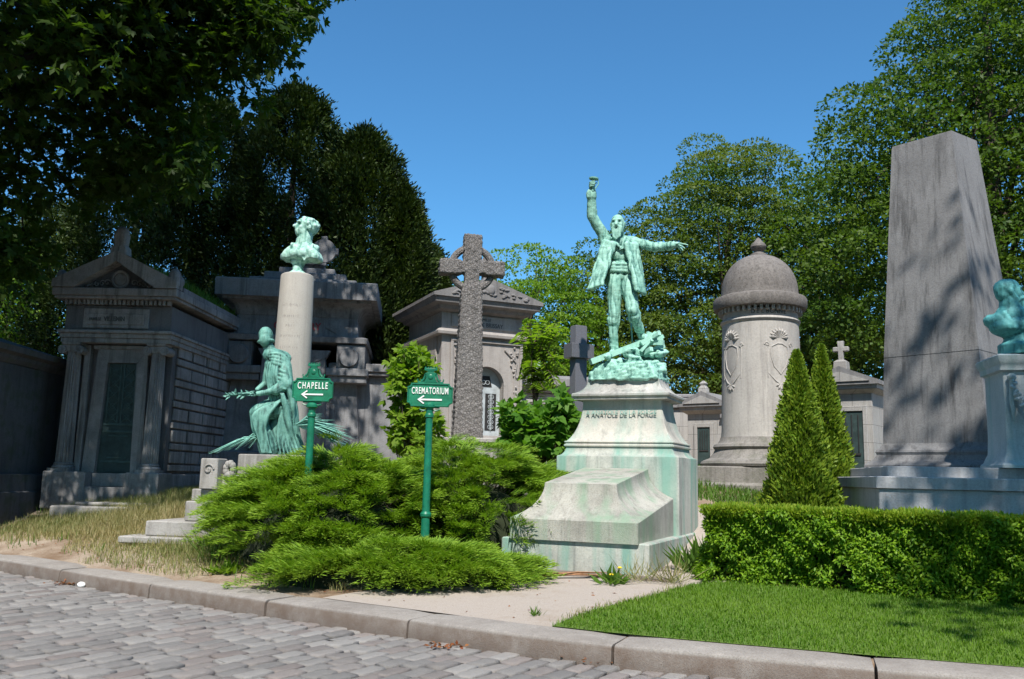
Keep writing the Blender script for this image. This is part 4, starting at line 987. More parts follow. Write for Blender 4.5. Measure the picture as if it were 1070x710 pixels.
for k in range(7):       # skirt folds sweeping from the lap to the hem
    t = k / 6; fold([(296 - 4 * t, 416 + 4 * t, -.17), (288 - 14 * t, 424 + 3 * t, -.25 - .02 * t), (280 - 15 * t, 434 + 2 * t, -.29), (277 - 9 * t, 450, -.28), (284 - 10 * t, 474, -.24)], .032, .040)
for k in range(6):
    t = k / 5; fold([(299 + 2 * t, 418 + 3 * t, -.16), (294 + 8 * t, 436, -.16 + .04 * t), (291 + 13 * t, 454, -.16 + .08 * t), (293 + 20 * t, 475, -.14 + .10 * t)], .034, .044)
def cv_w(P, N): return .004 * wav(P, 22, 31, 2) + .006 * (np.abs(wav(P * [1.3, 1.3, .45], 24, 33, 2)) * 2 - 1) * (P[:, 2] < 3.35)
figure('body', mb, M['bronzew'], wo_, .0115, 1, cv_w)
hd = W(265, 411, -.28)
fingers([hd + Vector((0, -.02, .02)), hd + Vector((0, 0, .025)), hd + Vector((0, .02, .02)), hd + Vector((.01, .03, .01)), hd + Vector((.03, -.03, -.01))], [(-1, -.2, -.2), (-1, 0, -.2), (-1, .1, -.2), (-1, .2, -.3), (-.8, -.6, .1)], [.10, .11, .10, .08, .08], .0125, 'fingers', M['bronzew'], wo_, (.1, 0, -.5))
mb = MB(); spn = [W(272, 413, -.3), W(258, 411, -.33), (W(249, 412, -.33)), W(238, 413, -.33)]; mb.tube(spn, [.014, .012, .01, .006], 6)
br_ = tag(obj('laurel_branch', mb, M['bronzew'], origin=tuple(W(258, 411, -.33))), 'leafy bronze branch held out in the seated woman\'s hand', 'branch')
ABS[br_.name] = Vector(W(258, 411, -.33))
n = 60; t = rng.uniform(.1, 1, n); B = np.array([spn[0]]) * (1 - t[:, None]) + np.array([spn[3]]) * t[:, None]; D = np.stack([-.8 + rng.normal(0, .3, n), rng.normal(0, .6, n), rng.normal(0, .5, n)], 1)
V, Q, A = leaves(B, D, rng.normal(size=(n, 3)), rng.uniform(.08, .15, n), .045, rng.uniform(0, 1, n)); npmesh('laurel_leaf_mass', V, Q, M['bronzew'], parent=br_, attrs={'var': A})
def frond(px0, py0, tips, lab, r0=.016):
    o0 = W(px0, py0, -.15); m_ = MB()
    for (tx_, ty_, td_) in tips:
        e = W(tx_, ty_, td_); mid_ = o0.lerp(e, .5) + Vector((0, -.04, rr.uniform(.02, .07)))
        m_.tube([o0.lerp(e, rr.uniform(0, .25)), mid_, e], [r0 * .8, r0 * 1.2, .003], 6, flat=.5)
    return tag(obj('palm_frond', m_, M['bronzew'], origin=tuple(o0)), lab, 'palm frond', 'bronze palm fronds laid beside the seated woman')
frond(308, 444, [(rr.uniform(322, 369), 0, rr.uniform(-.25, .1)) for _ in range(0)] + [(328 + 42 * t_ + rr.uniform(-4, 3), 430 + 30 * t_ + rr.uniform(-6, 16), rr.uniform(-.35, .10)) for t_ in np.linspace(.15, 1, 64)], 'bronze palm fan spreading right behind the CHAPELLE sign post', .020)
frond(276, 455, [(276 - 58 * t_ + rr.uniform(-3, 3), 462 + 12 * t_ + rr.uniform(-6, 4) * (1.3 - t_), rr.uniform(-.3, .0)) for t_ in np.linspace(.2, 1, 40)], 'drooping bronze palm frond pointing left over the carved base', .020)

# ------------------------------------------------------------------ gabled mausoleum with arched door (centre)
g = 1.9
bs_ = root('gabled_mausoleum', (-2.0, 20, g), 24, 'pale gabled mausoleum with an arched grey door behind the Celtic cross', 'mausoleum')
m_ = M['brissay']; CXB = 1.42
mb = MB(); mb.rings(CXB, 1.3, [(1.28, 1.55, .9), (1.28, 1.55, 2.25), (1.24, 1.5, 2.28), (1.2, 1.46, 2.42)], .02); obj('podium', mb, m_, bs_)
# front wall with arched opening
def arch_wall(x0, x1, z0, z1, cx, r, zs, y0, y1):
    """wall with an arched opening: built as left pier, right pier and the part above the arch"""
    m = MB(); n = 16
    m.prism([(x0, z0), (cx - r, z0), (cx - r, zs), (cx - r, z1), (x0, z1)], y0, y1)
    m.prism([(cx + r, z0), (x1, z0), (x1, z1), (cx + r, z1), (cx + r, zs)], y0, y1)
    arc = [(cx + r * math.cos(a), zs + r * math.sin(a)) for a in np.linspace(math.pi, 0, n)]
    for i in range(n - 1):
        m.prism([arc[i], arc[i + 1], (arc[i + 1][0], z1), (arc[i][0], z1)], y0, y1)
    return m
mb = arch_wall(.40, 2.44, 2.42, 4.74, CXB + .13, .44, 3.62, .02, .32); obj('front_wall', mb, m_, bs_, sharp=20)
mb = MB(); mb.box(.36, 2.48, .325, 2.6, 2.42, 4.745, .01); obj('wall', mb, m_, bs_)
mb = MB()
cxd = CXB + .13
for a0, a1 in zip(np.linspace(math.pi, 0, 19)[:-1], np.linspace(math.pi, 0, 19)[1:]):
    q = lambda r, a: (cxd + r * math.cos(a), 3.62 + r * math.sin(a)); mb.prism([q(.44, a0), q(.44, a1), q(.55, a1), q(.55, a0)], -.035, .06)
for sx in (-1, 1):
    a_, b_ = sorted((cxd + sx * .44, cxd + sx * .55)); mb.box(a_, b_, -.035, .06, 2.42, 3.618, .006)
    a_, b_ = sorted((cxd + sx * .86, cxd + sx * .93)); mb.box(a_, b_, -.02, .06, 2.42, 4.62, .006)
mb.box(cxd - .93, cxd + .93, -.025, .06, 4.622, 4.68, .006)
obj('door_surround', mb, m_, bs_)
mb = MB(); n = 16; poly = [(cxd - .435, 2.425), (cxd + .435, 2.425)] + [(cxd + .435 * math.cos(a), 3.62 + .435 * math.sin(a)) for a in np.linspace(0, math.pi, n)]
mb.prism(poly, .20, .24); dr = obj('door', mb, M['doorgrey'], bs_)
mb = MB(); mb.box(cxd - .30, cxd - .02, .188, .199, 2.56, 3.44, .004); mb.box(cxd + .06, cxd + .34, .188, .199, 2.56, 3.44, .004); mb.prism([(cxd - .22, 3.60), (cxd + .22, 3.60), (cxd + .16, 3.86), (cxd - .16, 3.86)], .19, .199); obj('dark_panel', mb, M['iron'], dr)
mb = MB()
for x0 in (cxd - .16, cxd + .20):
    for k in range(7):
        zc = 2.64 + k * .12
        for sx in (-1, 1): mb.tube([(x0 + sx * (.02 + .05 * math.sin(q)), .175, zc + .05 * math.cos(q)) for q in np.linspace(0, 6.28, 12)], .007, 5)
    mb.tube([(x0, .175, 2.56), (x0, .175, 3.44)], .009, 5); obj('grille', mb, M['doorgrey'], dr); mb = MB()
for k in range(3): mb.tube([(cxd + .05 * math.cos(q) + (k - 1) * .1, .176, 3.70 + .05 * math.sin(q)) for q in np.linspace(0, 6.28, 12)], .008, 5)
obj('fanlight_grille', mb, M['doorgrey'], dr)
mb = MB()    # vine carving in the spandrels
for sx in (-1, 1):
    for k in range(26):
        t = rr.random(); zc = 4.56 - t * 1.2; xw = .30 * (1 - t) * .8 + .05; xx = cxd + sx * (.82 - rr.random() * xw)
        if abs(complex(xx - cxd, zc - 3.62)) < .60 and zc > 3.5: continue
        mb.ell((xx, -.0, zc), (rr.uniform(.025, .05), .03, rr.uniform(.02, .04)), (0, rr.uniform(-1, 1), 0), 8, 5)
    mb.tube([(cxd + sx * .75, -.005, 3.3), (cxd + sx * .72, -.01, 3.8), (cxd + sx * .78, -.01, 4.2), (cxd + sx * .45, -.01, 4.5)], .016, 6)
    obj('vine_carving', mb, m_, bs_); mb = MB()
mb = MB(); mb.rings(CXB, 1.3, [(1.07, 1.31, 4.745), (1.16, 1.40, 4.76), (1.17, 1.41, 4.82), (1.13, 1.37, 4.88), (1.06, 1.30, 4.90)], .008); obj('string_course', mb, m_, bs_)
mb = MB(); mb.rings(CXB, 1.3, [(1.04, 1.28, 4.90), (1.04, 1.28, 5.30)], .008); mb.box(.62, 2.30, -.01, .015, 4.96, 5.27, .005); obj('frieze', mb, m_, bs_)
text(bs_, 'FAMILLE', .10, M['ink'], (1.46, -.013, 5.18), sx=.9, depth=.003); text(bs_, 'DE BRISSAY', .145, M['ink'], (1.62, -.013, 5.05), sx=.85, depth=.003, bold=.002)
mb = MB(); mb.rings(CXB, 1.25, [(1.06, 1.32, 5.302), (1.16, 1.42, 5.34), (1.20, 1.46, 5.42), (1.34, 1.60, 5.46), (1.36, 1.62, 5.54), (1.38, 1.64, 5.58)], .01); obj('cornice', mb, M['brissayroof'], bs_)
mb = MB(); mb.prism([(CXB - 1.40, 5.585), (CXB + 1.40, 5.585), (CXB + 1.40, 5.66), (CXB, 6.12), (CXB - 1.40, 5.66)], -.42, 2.95); obj('roof', mb, M['brissayroof'], bs_)
mb = MB()
for i in range(30):
    t = rr.uniform(-1, 1); zz = 5.66 + rr.random() * (.36 * (1 - abs(t))); mb.ell((CXB + t * 1.05, -.42, zz), (rr.uniform(.04, .09), .035, rr.uniform(.02, .045)), (0, rr.uniform(-.6, .6), 0), 8, 5)
mb.ell((CXB, -.42, 5.84), (.12, .05, .13)); obj('pediment_carving', mb, M['brissayroof'], bs_)
mb = MB(); mb.rings(CXB, -.2, [(.18, .16, 6.03), (.12, .12, 6.15), (.12, .12, 6.3), (.20, .16, 6.36), (.18, .15, 6.45), (.12, .12, 6.5), (.13, .12, 6.62), (.03, .03, 6.78)], .03); mb.box(CXB - .26, CXB + .26, -.27, -.13, 6.50, 6.60, .02)
obj('acroterion', mb, M['brissayroof'], bs_)
# terrace wall the two monuments stand on
mb = MB(); mb.box(-2.0, 1.6, 16.6, 19.2, .7, 2.10, .03); mb.box(-2.05, 1.65, 16.55, 19.25, 2.102, 2.20, .02); tag(obj('stone_terrace', mb, M['monbase']), 'pale stone terrace just above the juniper under the Celtic cross', 'terrace')

# ------------------------------------------------------------------ Celtic cross
cc = root('celtic_cross', (-.86, 17.5, 2.2), 10, 'tall carved grey granite Celtic cross with a ring, in front of the gabled mausoleum', 'cross')
mb = MB()
L = [(.30, .21, 2.2), (.285, .20, 2.6), (.25, .18, 4.0), (.215, .165, 5.2), (.15, .15, 5.38), (.15, .15, 5.50)]
mb.rings(0, 0, L, .02)
mb.rings(.0, 0, [(.15, .15, 5.49), (.16, .15, 5.75), (.19, .16, 5.90), (.19, .16, 6.38), (.17, .14, 6.40)], .02)
for sx in (-1, 1):
    b = MB(); b.rings(0, 0, [(.10, .15, .10), (.13, .15, .22), (.155, .16, .30), (.155, .16, .66), (.145, .15, .67)], .015)
    mb.add([(sx * p[2], p[1], 5.70 + p[0] * sx) for p in b.v], b.f)
def cv_c(P, N):
    ph = .007 * (np.sin(P[:, 0] * 62) * np.sin(P[:, 2] * 58 + np.cos(P[:, 0] * 30) * 2)) + .024 * (np.abs(wav(P, 46, 51, 3)) - .4)
    return ph
figure('shaft', mb, M['celtic'], None, .022, 0, cv_c, origin=(0, 0, 0))
o = bpy.data.objects['shaft.001'] if 'shaft.001' in bpy.data.objects else bpy.data.objects['shaft']
for v in o.data.vertices: v.co.z -= 2.2
o.parent = cc; o.name = 'carved_cross'
mb = MB()
for a0 in (0, 90, 180, 270):
    pts_ = [(.43 * math.cos(R(q)), 0, 5.70 + .43 * math.sin(R(q))) for q in np.linspace(a0 + 12, a0 + 78, 12)]
    mb.tube(pts_, .075, 10)
obj('ring', mb, M['celtic'], cc)

# ------------------------------------------------------------------ black cross, low tombs behind
bc = root('black_cross', (1.20, 15.5, .9), 28, 'dark grey polished granite cross standing left of the statue pedestal', 'cross')
mb = MB(); mb.rings(0, 0, [(.125, .10, .9), (.12, .098, 4.18), (.11, .09, 4.2)], .008); obj('shaft', mb, M['blackcross'], bc)
mb = MB(); mb.box(-.235, .235, -.16, .13, 3.60, 3.86, .008); obj('crossarm', mb, M['blackcross'], bc)
lo = root('low_tomb', (.0, 23, 2.0), 8, 'low pale tomb with a grey slab roof behind the broad-leaved shrub', 'tomb')
mb = MB(); mb.box(-.2, 2.6, .2, 2.4, 1.6, 3.72, .02); obj('wall', mb, M['chapel'], lo)
mb = MB(); mb.box(-.15, 2.55, .12, .19, 3.1, 3.3, .02); mb.box(-.3, 2.7, .05, 2.5, 3.40, 3.52, .02); obj('ledge', mb, M['chapel'], lo)
mb = MB(); mb.rings(1.2, 1.3, [(1.45, 1.25, 3.725), (1.58, 1.36, 3.84), (1.6, 1.4, 3.90), (1.6, 1.4, 4.08), (1.2, .9, 4.22)], .02); obj('roof', mb, M['slabroof'], lo)
sa = root('small_tomb_figure', (.77, 23.6, 4.15), 0, 'small pale statuette standing on the low grey-roofed tomb', 'statuette')
mb = MB(); mb.cap((.77, 23.6, 4.15), (.77, 23.6, 4.45), .14, .10); mb.ell((.77, 23.6, 4.50), (.15, .1, .10)); mb.ell((.77, 23.58, 4.66), (.075, .08, .095)); mb.cap((.64, 23.58, 4.5), (.68, 23.5, 4.3), .045, .035)
figure('figure', mb, M['whitemarble'], sa, .02, 2)
wt = root('wall_tomb', (-4.3, 20.6, 1.3), 4, 'plain dappled grey wall tomb with a dark slab top behind the CREMATORIUM sign', 'tomb')
mb = MB(); mb.box(.1, 2.6, .1, 2.0, 1.0, 3.78, .02); obj('wall', mb, M['stepped'], wt)
mb = MB(); mb.box(.0, 2.72, -.05, 2.2, 3.782, 3.86, .01); mb.box(-.05, 2.78, -.10, 2.25, 3.862, 4.06, .02); obj('slab', mb, M['slabroof'], wt)

def chapel(name, loc, rz, W_, D_, zb, zw, zr, label, door=(.3, .7, 0, 1.2), cross=False, group=None, mat='chapel'):
    r_ = root(name, (loc[0], loc[1], zb), rz, label, 'chapel', group)
    m = M[mat]
    mb = MB(); mb.rings(W_ / 2, D_ / 2, [(W_ / 2 + .1, D_ / 2 + .1, zb - .4), (W_ / 2 + .1, D_ / 2 + .1, zb + .25), (W_ / 2 + .07, D_ / 2 + .07, zb + .28)], .02); obj('base', mb, m, r_)
    mb = MB(); mb.rings(W_ / 2, D_ / 2, [(W_ / 2, D_ / 2, zb + .27), (W_ / 2, D_ / 2, zw)], .01); obj('wall', mb, m, r_)
    d0, d1, z0, z1 = door
    mb = MB(); mb.box(W_ * d0, W_ * d1, -.03, -.002, z0, z1, .004); dd = obj('door', mb, M['doordark'], r_)
    mb = MB(); mb.box(W_ * d0 - .10, W_ * d0 - .002, -.06, -.002, z0, z1 + .12, .008); mb.box(W_ * d1 + .002, W_ * d1 + .10, -.06, -.002, z0, z1 + .12, .008); mb.box(W_ * d0, W_ * d1, -.06, -.002, z1 + .002, z1 + .12, .008); obj('door_frame', mb, m, r_)
    mb = MB()
    for q in np.linspace(d0 + .08, d1 - .08, 4): mb.tube([(W_ * q, -.045, z0 + .5 * (z1 - z0)), (W_ * q, -.045, z1 - .08)], .012, 5)
    mb.box(W_ * (d0 + .05), W_ * (d1 - .05), -.05, -.031, z0 + .45 * (z1 - z0), z0 + .48 * (z1 - z0), .004); obj('grille', mb, M['iron'], dd)
    mb = MB(); mb.rings(W_ / 2, D_ / 2, [(W_ / 2 + .01, D_ / 2 + .01, zw + .002), (W_ / 2 + .08, D_ / 2 + .08, zw + .05), (W_ / 2 + .16, D_ / 2 + .16, zw + .10), (W_ / 2 + .17, D_ / 2 + .17, zw + .20)], .01); obj('cornice', mb, m, r_)
    mb = MB(); e = .22; mb.prism([(-e, zw + .203), (W_ + e, zw + .203), (W_ + e, zw + .30), (W_ / 2, zr), (-e, zw + .30)], -e, D_ + e); obj('roof', mb, M['slabroof'], r_)
    mb = MB(); mb.prism([(-.02, zw + .28), (W_ + .02, zw + .28), (W_ / 2, zr - .13)], -e - .03, -e - .002); obj('pediment', mb, m, r_)
    mb = MB()
    if cross:
        x = W_ / 2; mb.rings(x, -.0, [(.16, .14, zr - .06), (.15, .13, zr + .12), (.08, .08, zr + .17)], .01); mb.rings(x, 0, [(.055, .05, zr + .16), (.06, .05, zr + .42), (.075, .05, zr + .62), (.07, .045, zr + .63)], .01); mb.box(x - .19, x + .19, -.049, .049, zr + .37, zr + .49, .02)
        obj('cross', mb, M['monbase'], r_)
    else:
        x = W_ / 2; mb.rings(x, -.05, [(.13, .12, zr - .05), (.12, .11, zr + .08), (.07, .07, zr + .16), (.10, .09, zr + .22), (.02, .02, zr + .30)], .02); obj('acroterion', mb, m, r_)
    return r_
chapel('small_chapel', (5.0, 24.6), -38, 1.05, 1.6, 1.5, 3.32, 3.95, 'small gabled chapel with a narrow green door between pedestal and domed tower', door=(.30, .66, 1.75, 2.95))
chapel('small_chapel', (6.05, 23.9), -38, 1.3, 1.6, 1.5, 3.0, 3.55, 'lower dark-corniced chapel half hidden behind the left side of the domed tower', door=(.25, .7, 1.75, 2.7))
r_ = root('flat_roofed_tomb', (3.3, 26.5, 1.4), -10, 'flat-roofed pale tomb between the statue pedestal and the small gabled chapel', 'tomb')
mb = MB(); mb.box(.2, 2.6, 0, 1.8, 1.0, 3.62, .02); obj('wall', mb, M['chapel'], r_)
mb = MB(); mb.box(.1, 2.7, -.10, 1.9, 3.622, 3.78, .02); mb.box(.05, 2.75, -.16, 1.95, 3.782, 3.92, .02); mb.box(.15, 2.65, -.05, 1.9, 3.922, 4.05, .04); obj('roof', mb, M['slabroof'], r_)
chapel('corner_chapel', (7.45, 21.3), -38, 1.35, 2.4, 1.2, 3.62, 4.28, 'chapel with a stone cross on its gable between the conifers and the obelisk', door=(.35, .84, 1.3, 3.2), cross=True)
chapel('side_chapel', (9.35, 22.0), -38, 1.3, 1.8, 1.2, 3.5, 4.15, 'grey-gabled chapel mostly hidden behind the left edge of the obelisk', door=(.3, .7, 1.3, 2.8))

# ------------------------------------------------------------------ domed tower tomb
tx_, ty_ = 5.2, 18.0; g = gz1(tx_, ty_)
tw = root('domed_tower_tomb', (tx_, ty_, g), -22, 'round pale tower tomb with a lichened dome and finial, left of the conifers', 'tomb')
mb = MB(); mb.rings(0, 0, [(1.32, 1.32, g - .3), (1.32, 1.32, 1.42), (1.30, 1.30, 1.45), (1.22, 1.22, 1.47), (1.22, 1.22, 1.76), (1.2, 1.2, 1.78)], .02); obj('square_base', mb, M['towerbase'], tw)
mb = MB(); mb.lathe(0, 0, [(1.10, 1.775), (1.24, 1.79), (1.26, 1.84), (1.23, 1.89), (1.08, 1.95), (.99, 2.06), (.96, 2.13), (.98, 2.15), (1.0, 2.18), (.97, 2.23), (.90, 2.26), (.86, 2.32), (.84, 2.38)], 72); obj('moulded_foot', mb, M['towerbase'], tw)
mb = MB(); mb.lathe(0, 0, [(.835, 2.37), (.82, 2.5), (.775, 4.72), (.80, 4.74), (.815, 4.77), (.80, 4.80), (.765, 4.82), (.765, 4.98)], 72); obj('shaft', mb, M['tower'], tw)
mb = MB()
for i in range(44):
    a = 2 * math.pi * i / 44; b = MB(); b.box(-.028, .028, -.05, .05, 4.93, 5.035, .006)
    mb.add([(p[0] * math.cos(a) - (p[1] + .80) * math.sin(a), p[0] * math.sin(a) + (p[1] + .80) * math.cos(a), p[2]) for p in b.v], b.f)
obj('dentils', mb, M['tower'], tw)
L = [(.80, 5.02), (.93, 5.04), (.955, 5.10), (.955, 5.24), (.93, 5.28), (.86, 5.30), (.80, 5.33), (.785, 5.40)]
for a in np.linspace(.1, 1.52, 16): L.append((.785 * math.cos(a) ** .88, 5.40 + .84 * math.sin(a)))
mb = MB(); mb.lathe(0, 0, L, 72); dm = obj('dome', mb, M['towerdome'], tw, sharp=35)
mb = MB(); mb.lathe(0, 0, [(.19, 6.20), (.18, 6.26), (.10, 6.30), (.09, 6.33), (.145, 6.38), (.165, 6.43), (.15, 6.48), (.09, 6.54), (.05, 6.60), (.01, 6.64)], 28); obj('finial', mb, M['towerdome'], tw)
for az, lb in ((-56, 'right'), (-132, 'left')):
    mb = MB(); a0 = R(az)
    def TP(u, z, d=0.):
        r = .79 - (z - 2.5) * .0203 + d; a = a0 + u / .79; return (r * math.cos(a), r * math.sin(a), z)
    # shield with scrolls and a leafy crest above and below
    sh = [(-.17, 4.18), (-.05, 4.24), (.05, 4.24), (.17, 4.18), (.19, 4.0), (.13, 3.78), (0, 3.62), (-.13, 3.78), (-.19, 4.0)]
    mb.add([TP(*p, .03) for p in sh] + [TP(*p, -.02) for p in sh] + [TP(0, 3.95, .045)], [(i, (i + 1) % 9, 18) for i in range(9)] + [(i + 9, (i + 1) % 9 + 9, (i + 1) % 9, i) for i in range(9)])
    mb.tube([TP(*p, .03) for p in sh + sh[:1]], .016, 6)
    for sx in (-1, 1):
        mb.tube([TP(sx * (.24 + .03 * math.cos(q)), lerp(4.28, 3.55, (q + 1) / 2.2), .02) for q in np.linspace(-1, 1.2, 10)], .02, 6)
        mb.tube([TP(sx * (.26 + .05 * (1 - q) * math.cos(q * 9)), 4.22 + .05 * (1 - q) * math.sin(q * 9), .03) for q in np.linspace(0, .85, 12)], .016, 5)
        mb.tube([TP(sx * .26, 3.66, .02), TP(sx * .10, 3.48, .03), TP(0, 3.42, .02)], .018, 6)
    for k in range(9):
        a = math.pi * (k / 8); mb.tube([TP(.03 * math.cos(a), 4.36, .02), TP(.14 * math.cos(a), 4.37 + .13 * math.sin(a), .05), TP(.23 * math.cos(a), 4.38 + .20 * math.sin(a), .02)], [.012, .03, .006], 6)
    for k in range(5):
        a = math.pi * (1.1 + .8 * k / 4); mb.tube([TP(0, 3.44, .02), TP(.08 * math.cos(a), 3.43 + .10 * math.sin(a), .035), TP(.14 * math.cos(a), 3.42 + .19 * math.sin(a), .01)], [.01, .024, .005], 6)
    obj('carved_coat_of_arms', mb, M['tower'], tw)
for i, ch in enumerate('DELBONNE'):
    if ch == ' ': continue
    a = R(-94 + i * 7.0); text(tw, ch, .12, M['ink'], (.769 * math.cos(a), .769 * math.sin(a), 4.90), rz=math.degrees(a) + 90, depth=.004, name='letter')

# ------------------------------------------------------------------ obelisk
OX, OY = 7.56, 14.8
pf = root('stone_platform', (OX + .06, OY, .6), -12, 'pale stepped stone platform behind the hedge carrying obelisk and bust pedestal', 'platform')
mb = MB(); mb.rings(.32, -.9, [(2.21, 2.07, .2), (2.21, 2.07, 1.435)], .012); obj('plinth', mb, M['obeliskbase'], pf)
mb = MB(); mb.rings(.32, -.9, [(2.23, 2.09, 1.438), (2.25, 2.11, 1.45), (2.25, 2.11, 1.60), (2.24, 2.10, 1.612)], .012); obj('lower_slab', mb, M['obeliskbase'], pf)
mb = MB(); mb.rings(.37, -.8, [(2.08, 1.92, 1.615), (2.08, 1.92, 1.752), (2.07, 1.91, 1.76)], .01); obj('upper_slab', mb, M['obeliskbase'], pf)
ob = root('obelisk', (OX, OY, 1.76), -50, 'huge streaked grey truncated obelisk behind the right half of the hedge', 'obelisk')
mb = MB(); mb.rings(0, 0, [(h * 1.03, h * 1.03, 1.5 + (z - 1.5) * 1.14) for h, z in ((1.03, 1.73), (1.06, 1.745), (1.06, 1.78), (1.03, 1.81), (.95, 1.86), (.91, 1.93), (.915, 1.945), (.925, 1.97), (.91, 2.0), (.88, 2.02), (.85, 2.07), (.83, 2.10))], .012); obj('moulded_foot', mb, M['obelisk'], ob)
lx, ly = -.30 * math.cos(R(50)), -.30 * math.sin(R(50)) * 1   # the shaft leans slightly
def orect(h, z, t, e=0.): return [(lx * t - h, ly * -t - h, z), (lx * t + h, ly * -t - h, z), (lx * t + h, ly * -t + h, z + e), (lx * t - h, ly * -t + h, z + e)]
mb = MB(); mb.loft([orect(.855, 2.17, 0), orect(.785, 3.66, .28)]); obj('lower_shaft', mb, M['obelisk'], ob)
mb = MB(); mb.loft([orect(.779, 3.662, .28), orect(.786, 3.672, .28), orect(.535, 7.55, 1.), orect(.523, 7.60, 1., .10)]); obj('upper_shaft', mb, M['obelisk'], ob)

# ------------------------------------------------------------------ bust at the right edge
def B(px, py, dy=0.): return at(px + 6, py, 12.2 + dy)
pb = root('bust_pedestal', (7.42, 12.42, 1.76), -12, 'shaded blue-white marble pedestal with a carved garland under the bald bust', 'pedestal')
mb = MB(); mb.rings(0, 0, [(.56, .5, 1.762), (.56, .5, 1.80), (.52, .46, 1.84), (.50, .44, 1.90), (.47, .42, 1.96), (.455, .41, 2.2), (.45, .40, 3.10)], .012); obj('shaft', mb, M['whitemarble'], pb)
mb = MB(); mb.rings(0, 0, [(.46, .41, 3.10), (.50, .45, 3.12), (.50, .45, 3.16), (.50, .47, 3.20), (.53, .50, 3.25), (.54, .51, 3.32), (.52, .49, 3.34), (.40, .36, 3.36)], .01); obj('cap', mb, M['whitemarble'], pb)
mb = MB()
gl = [(-.36, -.47, 3.0), (-.33, -.50, 2.8), (-.22, -.52, 2.58), (-.05, -.53, 2.48), (.12, -.52, 2.52), (.28, -.50, 2.75), (.36, -.47, 2.98)]
for i in range(120):
    t = rr.random() * 5.99; k = int(t); p = Vector(gl[k]).lerp(Vector(gl[k + 1]), t - k); rad = .03 + .05 * math.sin(math.pi * t / 6)
    p += Vector((rr.gauss(0, rad * .6), rr.uniform(-.02, .05), rr.gauss(0, rad * .6))); mb.ell(p, (rr.uniform(.02, .04), .025, rr.uniform(.02, .04)), (rr.uniform(-1, 1), rr.uniform(-1, 1), 0), 8, 5)
for sx in (-1, 1): mb.tube([(sx * .36, -.46, 3.0), (sx * .38, -.46, 2.7), (sx * .36, -.45, 2.4)], [.03, .035, .01], 6); mb.ell((sx * .36, -.46, 3.02), (.06, .04, .05))
obj('garland', mb, M['whitemarble'], pb)
rbu = root('bald_man_bust', tuple(B(1052, 365)), 0, 'dark teal bronze bust of a bald bearded man in right profile, at the right edge', 'bust')
mb = MB(); C = mb.cap; EL = mb.ell
b0 = B(1052, 365); mb.lathe(b0.x + .1, b0.y, [(.27, 3.35), (.27, 3.50), (.22, 3.53), (.2, 3.56), (.17, 3.72), (.2, 3.86)], 24)
EL(B(1054, 342, 0), (.36, .24, .17)); C(B(1040, 336, .0), B(1072, 340, 0), .15, .16); EL(B(1030, 336, .05), (.10, .14, .10)); EL(B(1052, 330, 0), (.24, .19, .16))
C(B(1050, 332, 0), B(1049, 313, 0), .16, .135)
hc3 = B(1048, 305.5); f3 = Vector((.97, -.22, -.04)).normalized(); r3 = Vector((-.22, -.97, 0)).normalized()
def H3(r, f, u): return hc3 + r3 * r + f3 * f + Vector((0, 0, u))
EL(H3(0, -.02, .045), (.185, .14, .155)); EL(H3(0, .05, .0), (.13, .12, .15)); EL(H3(0, -.05, -.03), (.14, .13, .13)); EL(H3(0, .10, -.09), (.085, .09, .09))
C(H3(0, .155, .02), H3(0, .215, -.035), .018, .03); C(H3(-.06, .14, .06), H3(.06, .14, .06), .026, .026)
for s_ in (-1, 1): EL(H3(s_ * .14, -.01, -.01), (.03, .026, .045)); C(H3(s_ * .02, .185, -.07), H3(s_ * .08, .14, -.10), .024, .02)
for q in (-.05, -.025, 0, .025, .05): C(H3(q, .13, -.11), H3(q * .9, .165, -.205), .038, .02)
for q in (-.11, .11): C(H3(q, .0, -.04), H3(q * .8, .08, -.13), .04, .036)
C(B(1043, 328, -.1), B(1055, 342, -.2), .045, .04)
def cv_3(P, N):
    d = .006 * wav(P, 30, 61) + .003 * wav(P, 90, 62, 2)
    for s_ in (-1, 1): d -= .028 * gauss(P, H3(s_ * .058, .15, .018), .028)
    return d
figure('bust', mb, M['bronzeteal'], rbu, .014, 2, cv_3)

# ------------------------------------------------------------------ foliage
def rdir(n, up=0., spread=1.):
    d = rng.normal(size=(n, 3)) * spread; d[:, 2] += up; return unit(d)
def clumps_in(lobes, n, shell=.72, fill=.25, sep=0.):
    """clump centres spread over the outside of a set of ellipsoids, a few inside"""
    vol = np.array([l[3] * l[4] + l[3] * l[5] + l[4] * l[5] for l in lobes]); pk = rng.choice(len(lobes), n * 5, p=vol / vol.sum())
    L = np.array(lobes)[pk]; d = rdir(len(pk)); r = np.where(rng.random(len(pk)) < fill, rng.uniform(.2, shell, len(pk)), rng.uniform(shell, 1.08, len(pk)))
    P = L[:, :3] + d * L[:, 3:6] * r[:, None]
    keep = np.ones(len(P), bool)
    for i, l in enumerate(lobes):
        q = (((P - np.array(l[:3])) / np.array(l[3:6])) ** 2).sum(1); keep &= ~((pk != i) & (q < .45) & (rng.random(len(P)) < .85))
    P = P[keep] * 1.0; out = []
    if sep > 0:
        for p in P:
            if len(out) == 0 or (np.sum((np.array(out) - p) ** 2, 1) > sep * sep).all(): out.append(p)
            if len(out) >= n: break
        P = np.array(out)
    return P[:n]
